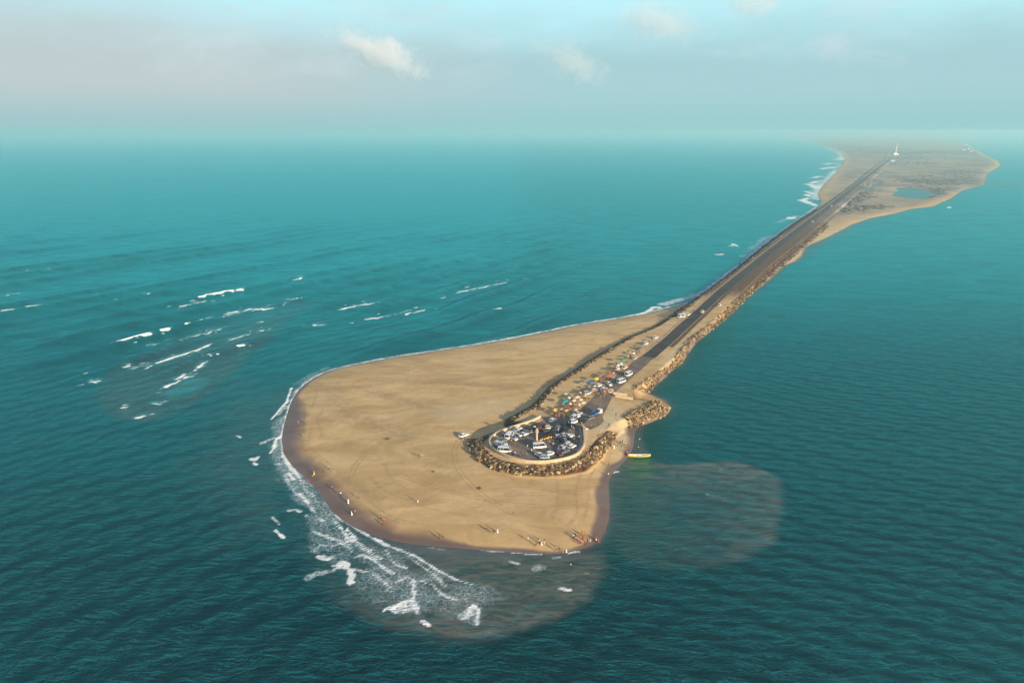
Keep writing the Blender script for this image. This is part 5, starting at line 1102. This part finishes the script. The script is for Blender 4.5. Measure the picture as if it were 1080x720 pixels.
def house(px, py, w_, h_, lab, m, rz=0.0):
    x, y = W(px, py, 1.5); root = empty('far_building', (x, y, H(x, y)-.3), rz)
    mb = MB(); mb.box((0, 0, h_/2), (w_, w_*.6, h_)); wl = mb.build('wall', m, root)
    mb = MB(); L_, D_ = w_/2+.6, w_*.3+.6; mb.add([(-L_, -D_, h_+.01), (L_, -D_, h_+.01), (L_, D_, h_+.01), (-L_, D_, h_+.01), (-L_*.7, 0, h_+w_*.12), (L_*.7, 0, h_+w_*.12)], [(0, 1, 5, 4), (1, 2, 5), (2, 3, 4, 5), (3, 0, 4), (3, 2, 1, 0)]); mb.build('roof', mat('grey_roof', (.30, .26, .24), .8), root)
    for k in (-1, 0, 1): q_ = MB(); q_.box((k*w_*.3, -w_*.3-.04, h_*.5), (w_*.1, .1, h_*.3)); q_.build('window', glass, wl)
    tag(root, lab, 'building')
hw_ = mat('far_white_render', (.55, .54, .52), .7); hg_ = mat('far_grey_render', (.45, .44, .42), .7)
house(1024.3, 159.6, 20, 6, 'small white building on the far right shore of the peninsula', hw_); house(1021, 157.4, 20, 6, 'white building just behind the small one on the far right shore', hw_, .3); house(1016, 158.6, 22, 7, 'grey building left of the white ones on the far right shore', hg_, .1)
house(940, 170.3, 24, 5, 'low pale building at the end of the road in front of the lighthouse', hg_, .4); house(1018, 153.6, 30, 9, 'farthest pale building near the hazy right shore', hg_, .1)

# scrub on the peninsula: too many to count, one object
SVs, SFs = [], []; off = 0
spots = []
for pts, r, n in [([(905,160.5),(940,161.5),(985,161),(1018,160)], 90, 900), ([(870,152),(900,156),(930,159)], 150, 500), ([(943,167),(965,166.5)], 60, 260), ([(1002,197),(1015,188),(1028,181)], 60, 420), ([(986,192.5),(1000,190)], 30, 160), ([(965,192),(978,191.5)], 22, 160),
                  ([(982,208.5),(991,203),(998,199.5)], 16, 240), ([(893,222),(915,218.5),(936,218)], 8, 200), ([(885,225),(900,213),(914,204),(925,190)], 9, 200), ([(940,174),(960,172),(990,172)], 45, 200)]:
    L = smooth_line(WP(pts, 1.5), 10)
    for k in range(n):
        p = L[rng.integers(len(L))]+rng.normal(size=2)*r*np.array([1.0, 1.6]); spots.append(p)
spots = np.array(spots); ss, pp_, ll_ = land_fields(spots); okk = (ss > 25) & (pp_ < -6) & (ll_ < -8); spots = spots[okk]; hs = height_from(spots, ss[okk], pp_[okk], ll_[okk])
for k, (p, h_) in enumerate(zip(spots, hs)):
    V_, F_ = RK[k % 12]; sz = rng.uniform(1.2, 3.6)*(1.6 if p[1] > 3500 else 1); Q = V_*np.array([sz*1.7, sz*1.3, sz*.38])+np.array([p[0], p[1], h_+sz*.3]); SVs.append(Q); SFs.append(F_+off); off += len(Q)
tag(mesh_np('scrub', np.vstack(SVs), np.vstack(SFs), mat('dry_scrub', (.135, .095, .07), .9, var=.4, vscale=.1)), 'low dark thorn scrub scattered over the hazy peninsula', 'scrub', kind='stuff')

# ------------------------------------------------------------------ air
def haze():
    mb = MB(); mb.box((0, 22000, 59.5), (100000, 60000, 133)); m = bpy.data.materials.new('sea_haze'); m.use_nodes = True; t = NT(m.node_tree)
    v = t.n('ShaderNodeVolumePrincipled', {'Color': (0.55, 0.855, 0.885, 1), 'Density': 0.0002, 'Anisotropy': 0.2}); t.n('ShaderNodeOutputMaterial', {'Volume': v.outputs[0]})
    o = mb.build('haze', m); tag(o, 'thin sea haze over the whole coast', 'haze', kind='stuff')
haze()

# ------------------------------------------------------------------ clouds
def cloud(px, py, dist, size, tilt, dens, lab, seed, col_=(0.97, 0.95, 0.96)):
    r = (px-540)/720; u = (360-py)/720
    d = Vector((r, math.cos(PITCH)+u*math.sin(PITCH), -math.sin(PITCH)+u*math.cos(PITCH)))
    p0 = Vector((0, 0, CAMH))+d*dist
    bm = bmesh.new(); bmesh.ops.create_icosphere(bm, subdivisions=3, radius=1.0); me = bpy.data.meshes.new('cloud'); bm.to_mesh(me); bm.free()
    m = bpy.data.materials.new('cloud_vapour'); m.use_nodes = True; t = NT(m.node_tree); p = t.n('ShaderNodeTexCoord').outputs['Object']
    rad = t.n('ShaderNodeVectorMath', {0: p}, operation='LENGTH').outputs['Value']
    n1 = t.noise(t.map(p, loc=(seed*3.7, seed, 0), scale=(size[0]/size[2], 1, 1)), 1.5, 7, 0.62, 0.4)
    v = t.math('SUBTRACT', t.math('ADD', t.math('MULTIPLY', t.math('SUBTRACT', 1.0, rad), 0.9), t.math('MULTIPLY', n1, 1.6)), 0.98)
    de = t.math('MULTIPLY', t.mr(v, 0.0, 0.7), t.mr(rad, 1.0, 0.8)); de = t.math('MULTIPLY', de, dens)
    vo = t.n('ShaderNodeVolumePrincipled', {'Color': (*col_, 1), 'Density': de, 'Anisotropy': 0.1}); t.n('ShaderNodeOutputMaterial', {'Volume': vo.outputs[0]})
    me.materials.append(m); o = bpy.data.objects.new('cloud', me); col.objects.link(o); o.location = p0; o.scale = size; o.rotation_euler = (0, tilt, 0)
    tag(o, lab, 'cloud')
cloud(400, 55, 9000, (900, 560, 330), math.radians(22), 0.0058, 'lone pinkish white puffy cloud in the upper left of the sky', 1)
cloud(604, 66, 11000, (900, 600, 380), math.radians(20), 0.0016, 'faint wispy cloud low in the middle of the sky', 2)
cloud(697, 24, 11000, (1000, 600, 420), math.radians(8), 0.0018, 'soft pale cloud near the top centre of the sky', 3)
cloud(795, 3, 11000, (700, 500, 330), 0, 0.0018, 'small pale cloud cut by the top edge of the picture', 4)
